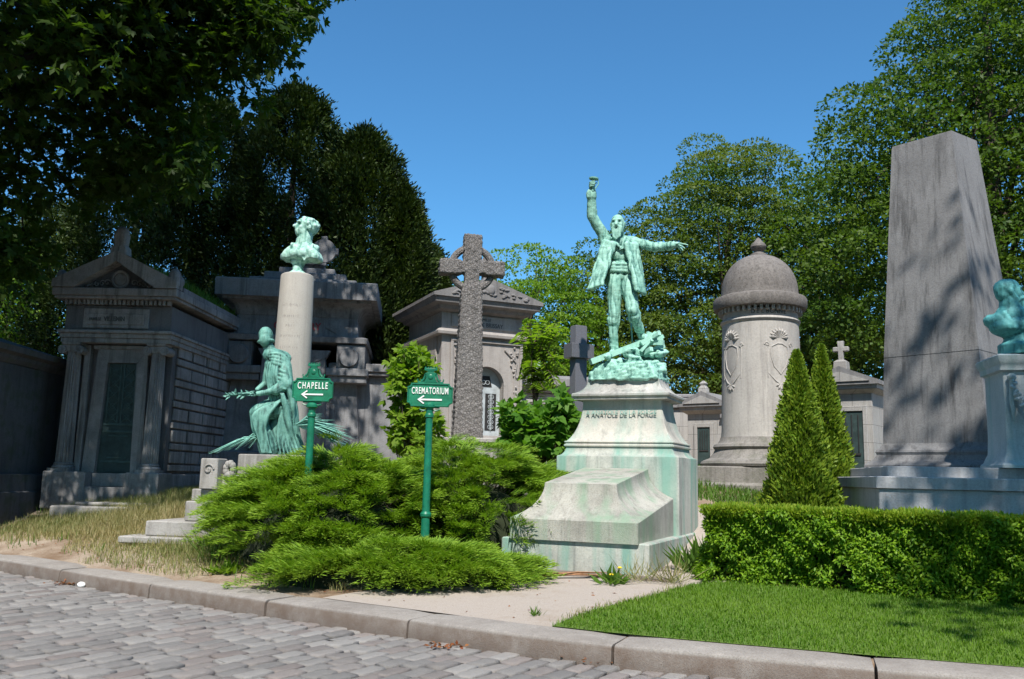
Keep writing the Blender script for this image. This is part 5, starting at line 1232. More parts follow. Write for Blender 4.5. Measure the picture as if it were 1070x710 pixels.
def tree(name, base, lobes, ncl, per, cr, L, W, mat, trunk, label, bark='bark', up=.65, droop=0., palmate=False, group=None, shell=.72, fill=.25, tips=None, limbs=28, cat='tree', flat=.75, clumps=None, radii=None, sep=0.):
    r_ = root(name, base, 0, label, cat, group); Bv = Vector(base)
    P = clumps_in(lobes, ncl, shell, fill, sep) if clumps is None else clumps
    # limbs
    mb = MB(); zc = np.mean([l[2] for l in lobes]); ztop = max(l[2] for l in lobes)
    c0 = Vector((np.mean([l[0] for l in lobes]), np.mean([l[1] for l in lobes]), ztop))
    pts_ = [Bv + (c0 - Bv) * t + Vector((math.sin(t * 5 + base[0]) * .25 * t, math.cos(t * 4) * .2 * t, 0)) for t in (0, .08, .25, .45, .65, .85, 1)]
    mb.tube(pts_, [trunk * q for q in (1.35, 1.02, .88, .72, .5, .3, .12)], 12); obj('trunk', mb, M[bark], r_, w=True, sharp=80)
    mb = MB()
    idx = rng.choice(len(P), min(limbs, len(P)), replace=False)
    for i in idx:
        e = Vector(P[i]); t = rr.uniform(.25, .85); s0 = Bv.lerp(c0, t); m1 = s0.lerp(e, .45) + Vector((rr.uniform(-.3, .3), rr.uniform(-.3, .3), rr.uniform(0, .8)))
        q = trunk * (1 - t * .7) * .45; mb.tube([s0, s0.lerp(m1, .5) + Vector((0, 0, .1)), m1, m1.lerp(e, .6), e], [q, q * .8, q * .55, q * .3, q * .1], 6)
    obj('limbs', mb, M[bark], r_, w=True, sharp=80)
    n = len(P); rad = (cr if radii is None else radii) * rng.uniform(.7, 1.2, n)
    idx = np.repeat(np.arange(n), np.maximum(8, (per * (rad / cr) ** 1.6).astype(int))); d = rdir(len(idx)); rr_ = rng.uniform(.35, 1.0, len(idx)) ** .6
    if not palmate:
        fl_ = (d[:, 2] < -.25) & (rng.random(len(idx)) < .85); d[fl_, 2] *= -1; rr_ = rng.uniform(.55, 1.0, len(idx)) ** .5
    off = d * (rad[idx] * rr_)[:, None]; off[:, 2] *= flat; off[:, 2] -= droop * (off[:, 0] ** 2 + off[:, 1] ** 2)
    C = P[idx] + off
    tone = np.clip(rng.normal(.5, .25, n), 0, 1)[idx] * .6 + rng.uniform(0, .4, len(idx))
    D = unit(d * 1.0 + rng.normal(0, .6, d.shape) + np.array([0, 0, -.25 - droop]))
    N = unit(d * .6 + np.array([0, 0, up]) + rng.normal(0, .45, d.shape)) if palmate else unit(d * 1.0 + np.array([0, 0, up * .5]) + rng.normal(0, .38, d.shape))
    if palmate:
        VV, QQ, AA = [], [], []; o_ = 0
        S_ = unit(np.cross(D, N)); F_ = D
        for k, (a, s_) in enumerate(((0, 1), (.7, .92), (-.7, .92), (1.45, .7), (-1.45, .7))):
            V, Q, A = leaves(C, F_ * math.cos(a) + S_ * math.sin(a) + np.array([0, 0, -.12]), N, L * s_ * rng.uniform(.8, 1.2, len(C)), W * s_, np.clip(tone + rng.normal(0, .05, len(C)), 0, 1), .12)
            VV.append(V); QQ.append(Q + o_); AA.append(A); o_ += len(V)
        V, Q, A = np.concatenate(VV), np.concatenate(QQ), np.concatenate(AA)
    else:
        V, Q, A = leaves(C, D, N, L * rng.uniform(.7, 1.3, len(C)), W, tone)
    npmesh('crown', V, Q, M[mat], parent=r_, attrs={'var': A})
    return r_

def gb(x, y): return (x, y, gz1(x, y) - .1)
# big horse chestnut overhanging from the left
lob = [(-10.5, 13.6, 16.0, 6.6, 6.6, 8.5), (-11.5, 12.5, 9.5, 5.5, 5.0, 4.2), (-6.8, 14.2, 12.0, 3.2, 3.4, 4.2), (-14, 16, 13, 6, 6, 7), (-9.5, 15.5, 22, 5, 6, 5.5), (-7.6, 13.8, 8.8, 3.0, 2.6, 2.4)]
P = np.concatenate([clumps_in(lob, 520, .55, .35), clumps_in([(-9.5, 8.8, 16.8, 5.2, 4.2, 3.6), (-12.5, 9.5, 14.5, 4, 4, 3), (-6.8, 11, 16.5, 2.4, 3.6, 3.4)], 330, .5, .5)])
# drooping outer boughs seen against the sky
ex = []
for (x0, y0, x1, y1, Yd, n_) in ((335, -10, 255, 30, 14.6, 12), (325, 30, 262, 62, 14.4, 9), (262, 60, 268, 140, 14.4, 7), (300, 5, 210, 60, 14.8, 14), (240, 20, 150, 90, 15, 16), (200, 60, 190, 190, 15, 12), (150, 40, 140, 230, 15.2, 16), (215, 120, 175, 190, 15.2, 6),
                               (100, 40, 80, 250, 15, 18), (40, 20, 20, 290, 15, 20), (0, 60, -30, 290, 15, 14), (120, 200, 60, 262, 14.6, 8), (60, 240, -10, 285, 14.6, 9), (180, 0, 60, 30, 14.6, 14), (250, -10, 120, 0, 14.2, 14)):
    for t in np.linspace(0, 1, int(n_ * 2.6)):
        p = at(lerp(x0, x1, t) + rr.uniform(-22, 18), lerp(y0, y1, t) + rr.uniform(-12, 12), Yd + rr.uniform(-.8, 2.2)); ex.append(tuple(p))
RA = np.r_[np.full(len(P), 1.05), np.full(len(ex), .58)]; P = np.concatenate([P, np.array(ex)])
# keep the sunlit corridor to the column bust and the grass clear
keep = ~((P[:, 0] > -5.2) & (P[:, 2] < 9.0) & (P[:, 1] < 13.6)) & ~((P[:, 1] + (P[:, 2] - .7) / 1.38 < 15.8)) & ~((P[:, 0] > -3.6) & (P[:, 2] > 10.5)) & ~((P[:, 0] > -5.5) & (P[:, 2] - 1.38 * (15.5 - P[:, 1]) < 7.6) & (P[:, 1] < 15.5) & (P[:, 2] > 0))
dv = P - np.array([0, 0, CAMZ]); dz = dv @ FW; sx_ = 535 + FPX * (dv @ RT) / dz; sy_ = 355 - FPX * (dv @ UP) / dz; rp = RA / dz * FPX
low = (sy_ + rp * .8 > 238) & (sx_ + rp > 62) & (sx_ - rp < 330); right_ = (sx_ + rp * .75 > 345 - .35 * np.clip(sy_, 0, 200)) & (sy_ > -40) & (dz > 0)
gap = (np.hypot((sx_ - 232) / 24, (sy_ - 100) / 40) < 1) | ((sx_ - rp * .6 > 205) & (sx_ + rp < 262) & (sy_ > 130))
keep &= ~((dz > 0) & (low | right_ | gap))
P = P[keep]; RA = RA[keep]
tree('horse_chestnut_tree', gb(-13.2, 14.5), lob, 0, 64, 1.05, .175, .074, 'chestnut', .55, 'large dark horse chestnut overhanging from the upper left corner', bark='barkdark', palmate=True, clumps=P, radii=RA, limbs=90, up=.7)
# yews behind
def conif(name, base, H_, rad, label, mat='yew', n=900, per=60, cr=.8, L=.16, W=.055, group=None, bottom=.0, trunk=.3, power=.8, up_=.9):
    r_ = root(name, base, 0, label, 'tree', group)
    mb = MB(); mb.tube([base, (base[0], base[1], base[2] + H_ * .5), (base[0], base[1], base[2] + H_ * .93)], [trunk, trunk * .6, .04], 8); obj('trunk', mb, M['barkdark'], r_, w=True, sharp=80)
    t = rng.random(n) ** .85; a = rng.uniform(0, 2 * np.pi, n); lobe_ = 1 + .13 * np.sin(a * 3 + t * 9 + base[0]) + .10 * np.sin(a * 5 - t * 17)
    pr = rad * np.minimum(1, (t + .06) * 5) ** .5 * (1 - t ** 1.9) ** power * lobe_; q = rng.uniform(.55, 1, n) ** .5
    P = np.stack([base[0] + pr * q * np.cos(a), base[1] + pr * q * np.sin(a), base[2] + bottom + t * (H_ - bottom)], 1)
    idx = np.repeat(np.arange(n), per); d = rdir(len(idx)); out = np.stack([np.cos(a), np.sin(a), np.zeros(n)], 1)[idx]
    rr_ = rng.uniform(.2, 1, len(idx))[:, None]; s = cr * rng.uniform(.6, 1.2, n)[idx][:, None] * (1 - .45 * t[idx])[:, None]
    C = P[idx] + d * rr_ * s * .55 + np.array([0, 0, 1]) * s * rng.uniform(-.5, .9, len(idx))[:, None]
    D = unit(out * .6 + np.array([0, 0, up_ * .6]) + d * .9)
    tone = np.clip(rng.normal(.45, .25, n)[idx] * .6 + rng.uniform(0, .4, len(idx)), 0, 1)
    V, Q, A = leaves(C, D, unit(out * .7 + d * .9 + rng.normal(0, .35, d.shape)), L * rng.uniform(.6, 1.3, len(idx)), W, tone)
    npmesh('crown', V, Q, M[mat], parent=r_, attrs={'var': A}); return r_
G_ = 'old yews behind the mausoleums'
for px, py, Yd, rd, n_, lab in ((382, 143, 25.5, 2.5, 900, 'dark yew whose sunlit right edge meets the sky above the stepped mausoleum'), (312, 98, 26.5, 3.1, 1100, 'tallest dark yew rising behind the bust on the column'),
                       (225, 110, 27.5, 3.2, 900, 'dark yew behind the roof of the temple mausoleum'), (424, 205, 25.0, 1.25, 420, 'slim yew on the right flank of the yew group'), (446, 262, 27.0, 1.6, 420, 'lowest and rightmost yew, just left of the gabled mausoleum'), (150, 150, 29.0, 3.6, 1000, 'dark yew directly above the pediment of the temple mausoleum'), (60, 215, 30.5, 3.0, 500, 'dark yew half hidden between chestnut leaves at far left')):
    p = at(px, py, Yd); z_ = gz1(p.x, Yd); conif('yew_tree', (p.x, Yd, z_ - .1), p.z - z_, rd, lab, n=int(n_ * 1.25), group=G_, per=70, power=.55, L=.15, W=.06)
# bright young trees far left
tree('lime_tree', gb(-17.0, 29), [(-17, 29, 6.2, 2.8, 2.5, 2.4), (-15.2, 28.6, 4.2, 2.2, 2, 2.0), (-19, 29.5, 4.5, 2.5, 2.2, 2.5)], 130, 90, .85, .17, .11, 'bright', .18, 'bright sunlit tree glimpsed between dark tomb and temple mausoleum at far left')
# centre background
tree('acacia_tree', gb(.3, 34), [(.6, 34, 8.4, 2.3, 2.2, 1.9), (-.9, 34.4, 7.6, 1.9, 2, 1.8), (2.0, 34, 7.0, 1.8, 2, 1.8), (.6, 33.6, 5.8, 2.4, 2, 1.8)], 150, 170, .72, .13, .08, 'bright', .22, 'bright yellow-green tree behind the right of the gabled mausoleum', flat=.38, sep=.62)
tree('oak_tree', gb(3.6, 37), [(3.6, 37, 8.8, 2.1, 2, 2.4), (2.4, 37, 6.5, 2.0, 2, 2.5), (4.8, 37, 7.2, 1.8, 2, 2.5)], 130, 170, .9, .15, .10, 'mid', .25, 'mid-green tree behind the raised arm and hip of the gesturing statue', flat=.5, sep=.75)
tree('broad_chestnut_tree', gb(8.4, 35), [(8.9, 35, 12.0, 2.6, 2.6, 3.4), (6.2, 35, 9.6, 2.3, 2.4, 2.9), (11.0, 35.4, 9.6, 2.6, 2.4, 3.4), (7.2, 34.4, 6.4, 3.4, 2.6, 2.6), (10.6, 34.6, 6.2, 3.0, 2.6, 2.4)], 420, 270, .95, .14, .085, 'brown', .38, 'wide brown-tinged tree behind the pointing statue and the domed tower', flat=.5, sep=.78, fill=.4)
tree('dark_maple_tree', gb(12.8, 33), [(12.8, 33, 10.6, 2.4, 2.4, 3.0), (12.4, 32.5, 7.0, 2.6, 2.4, 3.0)], 140, 190, .98, .155, .09, 'mid', .3, 'dark green tree between the brown-tinged tree and the tall right-hand tree', flat=.5, sep=.8)
tree('plane_tree', gb(15.6, 27), [(16.2, 27, 14.5, 3.6, 3.2, 4.4), (13.3, 27, 11.4, 2.6, 2.8, 3.2), (16.5, 26.5, 8.6, 4.6, 3.0, 4.2), (11.4, 26.8, 8.2, 2.3, 2.4, 3.0), (11.9, 27, 11.6, 2.0, 2.4, 2.2), (19.5, 27, 13.5, 3.6, 3.2, 5.0), (17.8, 27.5, 18.0, 2.8, 2.8, 2.6)], 600, 270, 1.10, .155, .095, 'plane', .45, 'tallest deep-green tree filling the upper right behind the obelisk', flat=.6, sep=.92, fill=.4)
tree('plane_tree', gb(20.5, 24), [(20.5, 24, 9.0, 4.0, 3.0, 5.0), (22, 24.5, 14, 3.5, 3, 5)], 260, 80, 1.0, .22, .13, 'plane', .4, 'deep-green tree at the right edge behind the bald bust', limbs=12)
# undergrowth closing the far edge
for i, (x, y, rx, rz_, mt_, lb) in enumerate(((6.3, 40, 3.2, 1.9, 'mid', 'dark far hedge bush seen below the brown-tinged tree'), (11.5, 38, 3.6, 2.2, 'mid', 'far dark bush behind the corner chapel'), (1.5, 39, 3.0, 2.6, 'mid', 'far bush below the bright yellow-green tree'), (17, 36, 4.5, 3.0, 'plane', 'far dark bush behind the obelisk'), (-21, 33, 5, 3.5, 'mid', 'far bush beyond the plain tomb at far left'), (24, 30, 5, 3.5, 'plane', 'far bush beyond the right edge pedestal'), (-9, 36, 7, 4.5, 'yew', 'dark undergrowth behind the yews'))):
    z = gz1(x, y)
    tree('background_bush', (x, y, z), [(x, y, z + rz_ * .75, rx, 1.6, rz_)], 110, 75, .8, .20, .13, mt_, .12, lb, limbs=8, cat='bush', group='far bushes closing the view')
# shade tree behind the camera at right, its shadow crosses lawn and obelisk
tree('unseen_roadside_tree', (10.6, -1.2, -.1), [(9.5, -1, 16.8, 5.0, 4.6, 6.4), (10.3, -1, 11.0, 5.3, 4.4, 2.6)], 300, 55, 1.25, .34, .20, 'plane', .5, 'tall tree across the road whose shadow falls on the lawn and obelisk', limbs=24)
tree('added_shade_tree', (-16.5, 3.0, -.1), [(-15.5, 4, 14.5, 5.8, 5.5, 6.5), (-14.2, 6.5, 10.5, 4.4, 4.0, 3.5)], 380, 55, 1.25, .34, .20, 'plane', .5, 'tall unseen tree added across the road at left to shade the plain tomb', limbs=24)  # added out of view to cut sky fill and keep the left tomb shaded
for i, (x, y, lb) in enumerate(((-13, -9.5, 'unseen tree added behind the viewpoint to block sky light, far left of the row'), (-4.5, -10, 'unseen tree added behind the viewpoint to block sky light, left of the middle'), (4.0, -10.5, 'unseen tree added behind the viewpoint to block sky light, right of the middle'), (18, -8.5, 'unseen tree added behind the viewpoint to block sky light, far right of the row'))):  # row added behind the camera to block sky light and deepen the shade
    tree('unseen_roadside_tree', (x, y, -.1), [(x, y, 10.5, 5.0, 3.0, 7.6)] if x > -9 else [(x, y, 13.5, 5.4, 3.4, 10.5)], 240, 46, 1.2, .42, .26, 'plane', .35, lb, limbs=10, group='unseen trees added behind the viewpoint to block sky light')
# sumac-like sapling and broad shrubs
def shrub(name, pts3, per, cr, L, W, mat, label, up=.8, stems=True, base=None):
    P = np.array([tuple(p) for p in pts3]); b = base or tuple(Vector(P.mean(0)))
    r_ = root(name, b, 0, label, 'shrub'); mb = MB()
    for p in P[::2]:
        q = Vector(b) + Vector((rr.uniform(-.1, .1), rr.uniform(-.1, .1), 0)); mb.tube([q, q.lerp(Vector(p), .5) + Vector((0, 0, .1)), p], [.022, .015, .005], 5)
    obj('stems', mb, M['bark'], r_, w=True, sharp=80)
    idx = np.repeat(np.arange(len(P)), per); d = rdir(len(idx)); C = P[idx] + d * cr * rng.uniform(.3, 1, len(idx))[:, None]
    tone = rng.uniform(0, 1, len(idx)); D = unit(d + rng.normal(0, .4, d.shape) + np.array([0, 0, -.4])); N = unit(np.array([0, -.25, up]) + rng.normal(0, .4, d.shape)); S_ = unit(np.cross(D, N))
    VV, QQ, AA = [], [], []; o_ = 0
    for a, s_ in ((0, 1), (.75, .85), (-.75, .85)):
        V, Q, A = leaves(C, D * math.cos(a) + S_ * math.sin(a), N, L * s_ * rng.uniform(.7, 1.2, len(C)), W * s_, tone, .1); VV.append(V); QQ.append(Q + o_); AA.append(A); o_ += len(V)
    npmesh('foliage', np.concatenate(VV), np.concatenate(QQ), M[mat], parent=r_, attrs={'var': np.concatenate(AA)}); return r_
def cloud(rects, Y, dy, n):
    out = []
    for (x0, x1, y0, y1, k) in rects:
        for _ in range(int(n * k)):
            a = rr.uniform(0, 6.28); q = math.sqrt(rr.random()); out.append(at((x0 + x1) / 2 + (x1 - x0) / 2 * q * math.cos(a), (y0 + y1) / 2 + (y1 - y0) / 2 * q * math.sin(a), Y + rr.uniform(-dy, dy)))
    return out
def bp(px, py, Y): p = at(px, py, Y); return (p.x, Y, gz1(p.x, Y))
shrub('young_maple_shrub', cloud([(410, 446, 366, 400, .4), (404, 438, 385, 425, .25), (406, 458, 424, 468, .8), (416, 432, 364, 374, .08), (438, 452, 380, 390, .1)], 15.9, .4, 70), 9, .14, .17, .09, 'maple', 'young shrub with bright yellow-green leaves just left of and behind the CREMATORIUM sign', base=bp(436, 470, 15.9))
shrub('fig_shrub', cloud([(526, 552, 422, 444, .3), (538, 572, 432, 470, .8), (570, 598, 424, 450, .4), (526, 596, 442, 472, 1.0), (575, 590, 414, 428, .1)], 14.9, .5, 70), 9, .13, .20, .12, 'shrub', 'broad-leaved green shrub between the gabled mausoleum and the statue pedestal', base=bp(563, 480, 14.9))
# pinnate sapling
def pinnate(base, tips, label):
    r_ = root('sumac_sapling', base, 0, label, 'sapling'); mb = MB(); top = Vector(base) + Vector((0, 0, 0)); CC, DD, NN = [], [], []
    tp = at(556, 352, base[1]); mb.tube([base, Vector(base).lerp(tp, .5) + Vector((.05, 0, 0)), tp], [.045, .03, .012], 8)
    for t in tips:
        s0 = Vector(base).lerp(tp, rr.uniform(.45, 1)); m1 = s0.lerp(t, .6) + Vector((0, 0, .18)); mb.tube([s0, m1, t], [.012, .008, .004], 5)
        for k in range(11):
            q = .25 + .75 * k / 10; p = (s0.lerp(m1, q / .6) if q < .6 else m1.lerp(t, (q - .6) / .4)); ax = (t - s0).normalized(); sd = ax.cross(Vector((0, 0, 1))).normalized()
            for s_ in (-1, 1): CC.append(p[:]); DD.append((sd * s_ + ax * .35 + Vector((0, 0, -.35)))[:]); NN.append((Vector((0, 0, 1)) + sd * s_ * .3)[:])
    obj('stems', mb, M['bark'], r_, w=True, sharp=80)
    n = len(CC); V, Q, A = leaves(np.array(CC), np.array(DD), np.array(NN), rng.uniform(.17, .26, n), .06, rng.uniform(0, 1, n)); npmesh('foliage', V, Q, M['maple'], parent=r_, attrs={'var': A})
pinnate(bp(560, 460, 17.5), [at(rr.uniform(538, 592), rr.uniform(335, 410), 17.5 + rr.uniform(-.6, .6)) for _ in range(46)], 'sapling with long feathery leaves behind the broad-leaved shrub')

# clipped conifers
def thuja(base, H_, r0, label, n=26000):
    r_ = root('clipped_conifer', base, 0, label, 'conifer', 'pair of cone-shaped conifers left of the obelisk')
    mb = MB(); mb.tube([base, (base[0], base[1], base[2] + H_ * .9)], [.07, .02], 8); obj('trunk', mb, M['bark'], r_, w=True)
    t = rng.random(n) ** 1.35; a = rng.uniform(0, 2 * np.pi, n)
    bumpy = .10 * np.sin(a * 4 + t * 23) + .08 * np.sin(a * 9 - t * 41 + 1) + .06 * np.sin(a * 15 + t * 67)
    rad = r0 * (1 - t) ** .80 * (1 + bumpy) * (.88 + .12 * np.minimum(1, t * 12)); q = rng.uniform(.62, 1.04, n)
    out = np.stack([np.cos(a), np.sin(a), np.zeros(n)], 1); C = np.array(base) + out * (rad * q)[:, None]; C[:, 2] += t * H_
    D = unit(out * .55 + np.array([0, 0, .8]) + rng.normal(0, .35, (n, 3))); N = unit(np.cross(out, np.array([0, 0, 1])) * rng.choice([-1, 1], n)[:, None] + out * .8 + rng.normal(0, .4, (n, 3)))
    V, Q, A = leaves(C, D, N, rng.uniform(.05, .12, n) * (1.15 - .4 * t), .035, np.clip(rng.normal(.4, .25, n) + .3 * (q > .98), 0, 1)); npmesh('foliage', V, Q, M['thuja'], parent=r_, attrs={'var': A})
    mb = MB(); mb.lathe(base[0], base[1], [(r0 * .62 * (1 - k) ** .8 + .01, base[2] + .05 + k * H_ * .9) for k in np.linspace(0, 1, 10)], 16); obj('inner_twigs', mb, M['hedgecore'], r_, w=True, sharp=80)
z = .7; p1 = at(836, 500, 14.5); p2 = at(866, 500, 16)
thuja((p1.x, 14.5, .8), at(830, 368, 14.5).z - .8, .62, 'nearer cone-shaped conifer, directly beside the domed tower')
thuja((p2.x - .06, 16, .85), at(857, 362, 16).z - .85, .58, 'farther cone-shaped conifer on the right of the pair')

# hedge
HA = Vector((2.35, 10.65, 0)); HB = Vector((9.6, 6.9, 0)); hd_ = (HB - HA).normalized(); hn = Vector((-hd_.y, hd_.x, 0)); HL = (HB - HA).length; HD = 1.15
hz0 = .22; hz1 = 1.19
hr_ = root('clipped_hedge', tuple(HA.lerp(HB, .5) + Vector((0, 0, hz0))), 0, 'low clipped green hedge with a yellow-green top behind the lawn', 'hedge')
def hp(s, d, z): return (HA.x + hd_.x * s + hn.x * d, HA.y + hd_.y * s + hn.y * d, z)
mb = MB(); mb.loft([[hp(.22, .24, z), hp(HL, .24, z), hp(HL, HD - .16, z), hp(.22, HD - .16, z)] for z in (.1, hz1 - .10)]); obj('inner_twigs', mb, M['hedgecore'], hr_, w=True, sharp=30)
def hsurf(n):
    k = rng.random(n); s = rng.uniform(0, HL, n); d = np.zeros(n); z = hz0 + (hz1 - hz0) * rng.random(n) ** .85; out = np.tile([-hn.x, -hn.y, 0], (n, 1))
    e = k > .88; s[e] = 0; d[e] = rng.uniform(0, HD, e.sum()); out[e] = [-hd_.x, -hd_.y, 0]
    b = (k > .80) & (k <= .88); d[b] = HD; out[b] = [hn.x, hn.y, 0]
    return s, d, z, out
n = 95000; s, d, z, out = hsurf(n)
und = .06 * np.sin(s * 3.1 + z * 4) + .045 * np.sin(s * 7.7 - z * 9) + .03 * np.sin(s * 17 + z * 21); dep = rng.uniform(-.05, .16, n) - und
gap = wav(np.stack([s, z * 1.3, d], 1), 5.5, 77, 3) > .62 + .3 * (z > .75); kp = ~(gap & (dep < .07)) ; kp &= ~((z < hz0 + .10) & (rng.random(n) < .5))
s, d, z, out, dep = s[kp], d[kp], z[kp], out[kp], dep[kp]; n = len(s)
Cx = np.array(HA)[None] + np.outer(s, hd_) + np.outer(d, hn); Cx[:, 2] = z; Cx = Cx - out * dep[:, None]
D = unit(out * .45 + np.array([0, 0, -.15]) + rng.normal(0, .5, (n, 3))); N = unit(out * .6 + np.array([0, 0, .7]) + rng.normal(0, .4, (n, 3)))
V, Q, A = leaves(Cx, D, N, rng.uniform(.04, .075, n), .024, np.clip(rng.normal(.45, .27, n), 0, 1)); npmesh('foliage', V, Q, M['hedge'], parent=hr_, attrs={'var': A})
n = 30000; s = rng.uniform(-.03, HL, n); d = rng.uniform(-.04, HD + .03, n); z = hz1 + rng.normal(0, .012, n) + .015 * np.sin(s * 9) - .02
Cx = np.array(HA)[None] + np.outer(s, hd_) + np.outer(d, hn); Cx[:, 2] = z - rng.exponential(.03, n)
D = unit(np.array([0, 0, 1.]) + rng.normal(0, .4, (n, 3))); V, Q, A = leaves(Cx, D, unit(rng.normal(size=(n, 3)) + np.array([0, -.6, .2])), rng.uniform(.03, .075, n), .017, rng.uniform(0, 1, n)); n2 = 16000; s2 = rng.uniform(-.02, HL, n2); C2 = np.array(HA)[None] + np.outer(s2, hd_) + np.outer(rng.normal(-.035, .025, n2), hn); C2[:, 2] = hz1 - .01 - np.abs(rng.normal(0, .045, n2))
V2, Q2, A2 = leaves(C2, unit(np.array([-hn.x * .5, -hn.y * .5, .8]) + rng.normal(0, .4, (n2, 3))), unit(rng.normal(0, .4, (n2, 3)) + np.array([0, -.8, .5])), rng.uniform(.03, .07, n2), .018, rng.uniform(0, 1, n2))
Q = np.concatenate([Q, Q2 + len(V)]); V = np.concatenate([V, V2]); A = np.concatenate([A, A2])
o = npmesh('fresh_tips', V, Q, M['hedgetop'], parent=hr_, attrs={'var': A})

# spreading junipers
def juniper(name, label, center, fn_h, foot, nb, per, seed, sc_=1., tilt_bias=None):
    """plumes: fan sprays on arching shoots over a mound"""
    g = np.random.default_rng(seed); r_ = root('spreading_juniper', center, 0, label, 'shrub', 'spreading junipers between the seated woman and the tomb block')
    x = []; 
    while len(x) < nb:
        u = g.uniform(-1, 1, 2)
        if u @ u < 1: x.append(u)
    U = np.array(x); px_ = foot[0] + U[:, 0] * foot[2]; py_ = foot[1] + U[:, 1] * foot[3]
    h = fn_h(px_, py_); gz_ = gz(px_, py_); lay = np.where(g.random(nb) < .68, g.uniform(.86, 1.04, nb), g.uniform(.25, .86, nb))
    edge = (U ** 2).sum(1)
    P0 = np.stack([px_, py_, gz_ + h * lay], 1)
    hole = wav(P0 * [1, 1, 1.6], 4.2, seed + 40, 2) ; kk = hole < .42; U, px_, py_, h, gz_, lay, edge, P0 = U[kk], px_[kk], py_[kk], h[kk], gz_[kk], lay[kk], edge[kk], P0[kk]; nb = len(P0)
    e = .08; gx = (fn_h(px_ + e, py_) - fn_h(px_ - e, py_)) / (2 * e); gy = (fn_h(px_, py_ + e) - fn_h(px_, py_ - e)) / (2 * e)
    out = np.stack([-gx, -gy, .0 * gx], 1) + np.stack([U[:, 0], U[:, 1], 0 * gx], 1) * .6 + g.normal(0, .45, (nb, 3)) * [1, 1, 0]
    out = unit(out); dirv = unit(out + np.array([0, 0, 1]) * g.uniform(.05, .55, nb)[:, None])
    Ls = g.uniform(.30, .62, nb) * sc_
    # each plume: shoots leaving a curved axis on both sides, tapering to the tip
    idx = np.repeat(np.arange(nb), per); m = len(idx); t = g.uniform(0, 1, m)
    ax = P0[idx] + dirv[idx] * (t * Ls[idx])[:, None] - np.array([0, 0, 1]) * (.30 * t ** 2 * Ls[idx])[:, None]
    sd = unit(np.cross(dirv[idx], np.array([0, 0, 1.]))) * g.choice([-1, 1], m)[:, None]; upv = np.cross(sd, dirv[idx]) * np.sign(np.cross(sd, dirv[idx])[:, 2:3])
    ln = (.135 * (1 - t) + .065) * g.uniform(.6, 1.3, m) * sc_
    D = unit(dirv[idx] * 1.0 + sd * g.uniform(.1, .85, m)[:, None] + upv * g.uniform(-.15, .45, m)[:, None] - np.array([0, 0, .3]) * t[:, None])
    C = ax + sd * (g.uniform(0, .05, m))[:, None] + g.normal(0, .018, (m, 3))
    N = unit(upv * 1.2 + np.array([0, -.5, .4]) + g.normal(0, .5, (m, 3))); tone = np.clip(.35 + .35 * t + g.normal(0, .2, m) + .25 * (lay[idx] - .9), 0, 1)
    V, Q, A = leaves(C, D, N, ln, .0125 * sc_, tone, .3)
    npmesh('foliage', V, Q, M['juniper'], parent=r_, attrs={'var': A})
    # shoots and shaded heart
    mb = MB(); c0 = Vector((foot[0], foot[1], float(gz1(foot[0], foot[1]))))
    for i in g.choice(nb, 70, replace=False):
        e_ = Vector(P0[i]); mb.tube([c0 + Vector((rr.uniform(-.3, .3), rr.uniform(-.3, .3), 0)), c0.lerp(e_, .5) + Vector((0, 0, .12)), e_], [.03, .018, .006], 5)
    obj('branches', mb, M['bark'], r_, w=True, sharp=80)
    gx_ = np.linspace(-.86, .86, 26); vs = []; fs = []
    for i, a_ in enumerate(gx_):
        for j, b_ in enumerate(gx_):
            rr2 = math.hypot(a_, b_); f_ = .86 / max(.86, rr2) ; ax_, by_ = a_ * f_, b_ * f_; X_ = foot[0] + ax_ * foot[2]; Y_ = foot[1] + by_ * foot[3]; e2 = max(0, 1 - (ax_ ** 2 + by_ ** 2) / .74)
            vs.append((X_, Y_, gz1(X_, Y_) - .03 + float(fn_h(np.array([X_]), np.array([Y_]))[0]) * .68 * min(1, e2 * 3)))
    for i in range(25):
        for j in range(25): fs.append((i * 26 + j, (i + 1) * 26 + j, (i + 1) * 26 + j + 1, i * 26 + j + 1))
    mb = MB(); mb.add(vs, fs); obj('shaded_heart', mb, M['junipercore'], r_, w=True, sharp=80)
    return r_
def mound(cx, cy, rx, ry, H_, pw_=.5, extra=()):
    def f(x, y):
        q = np.clip(1 - ((x - cx) / rx) ** 2 - ((y - cy) / ry) ** 2, 0, 1) ** pw_ * H_
        return q * (1.06 + .11 * np.sin(x * 3.1 + y * 2.2) + .12 * np.sin(x * 6.5 - y * 4.1) * np.cos(y * 5.3 + x * 1.7)) + .02
    return f
fA = mound(-2.40, 12.5, 1.6, 1.6, 1.22, .42); fB = mound(-.72, 13.2, 1.98, 1.55, 1.30, .42); fC = mound(-1.40, 10.75, 1.62, .80, .34, .5)
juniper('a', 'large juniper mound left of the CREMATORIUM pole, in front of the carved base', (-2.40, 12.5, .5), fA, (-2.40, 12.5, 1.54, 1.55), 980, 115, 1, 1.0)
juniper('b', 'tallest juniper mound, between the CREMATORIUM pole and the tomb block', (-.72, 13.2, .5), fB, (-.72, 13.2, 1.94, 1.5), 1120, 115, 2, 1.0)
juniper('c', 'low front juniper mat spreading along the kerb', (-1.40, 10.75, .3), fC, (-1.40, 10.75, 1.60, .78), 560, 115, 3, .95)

n = 60000; x = rng.uniform(2.6, 10.5, n); y = rng.uniform(10.2, 22, n); k = (x > 3.6 + .0 * y) | (y > 15.8)
k &= wav(np.stack([x, y, 0 * x], 1), 1.4, 71, 2) > -.7; x, y = x[k], y[k]
tag(blades('ground_cover', x, y, rng.uniform(.06, .16, len(x)), rng.uniform(.012, .022, len(x)), M['weed'], 1.2), 'rough dark green ground cover between the tombs behind the hedge')
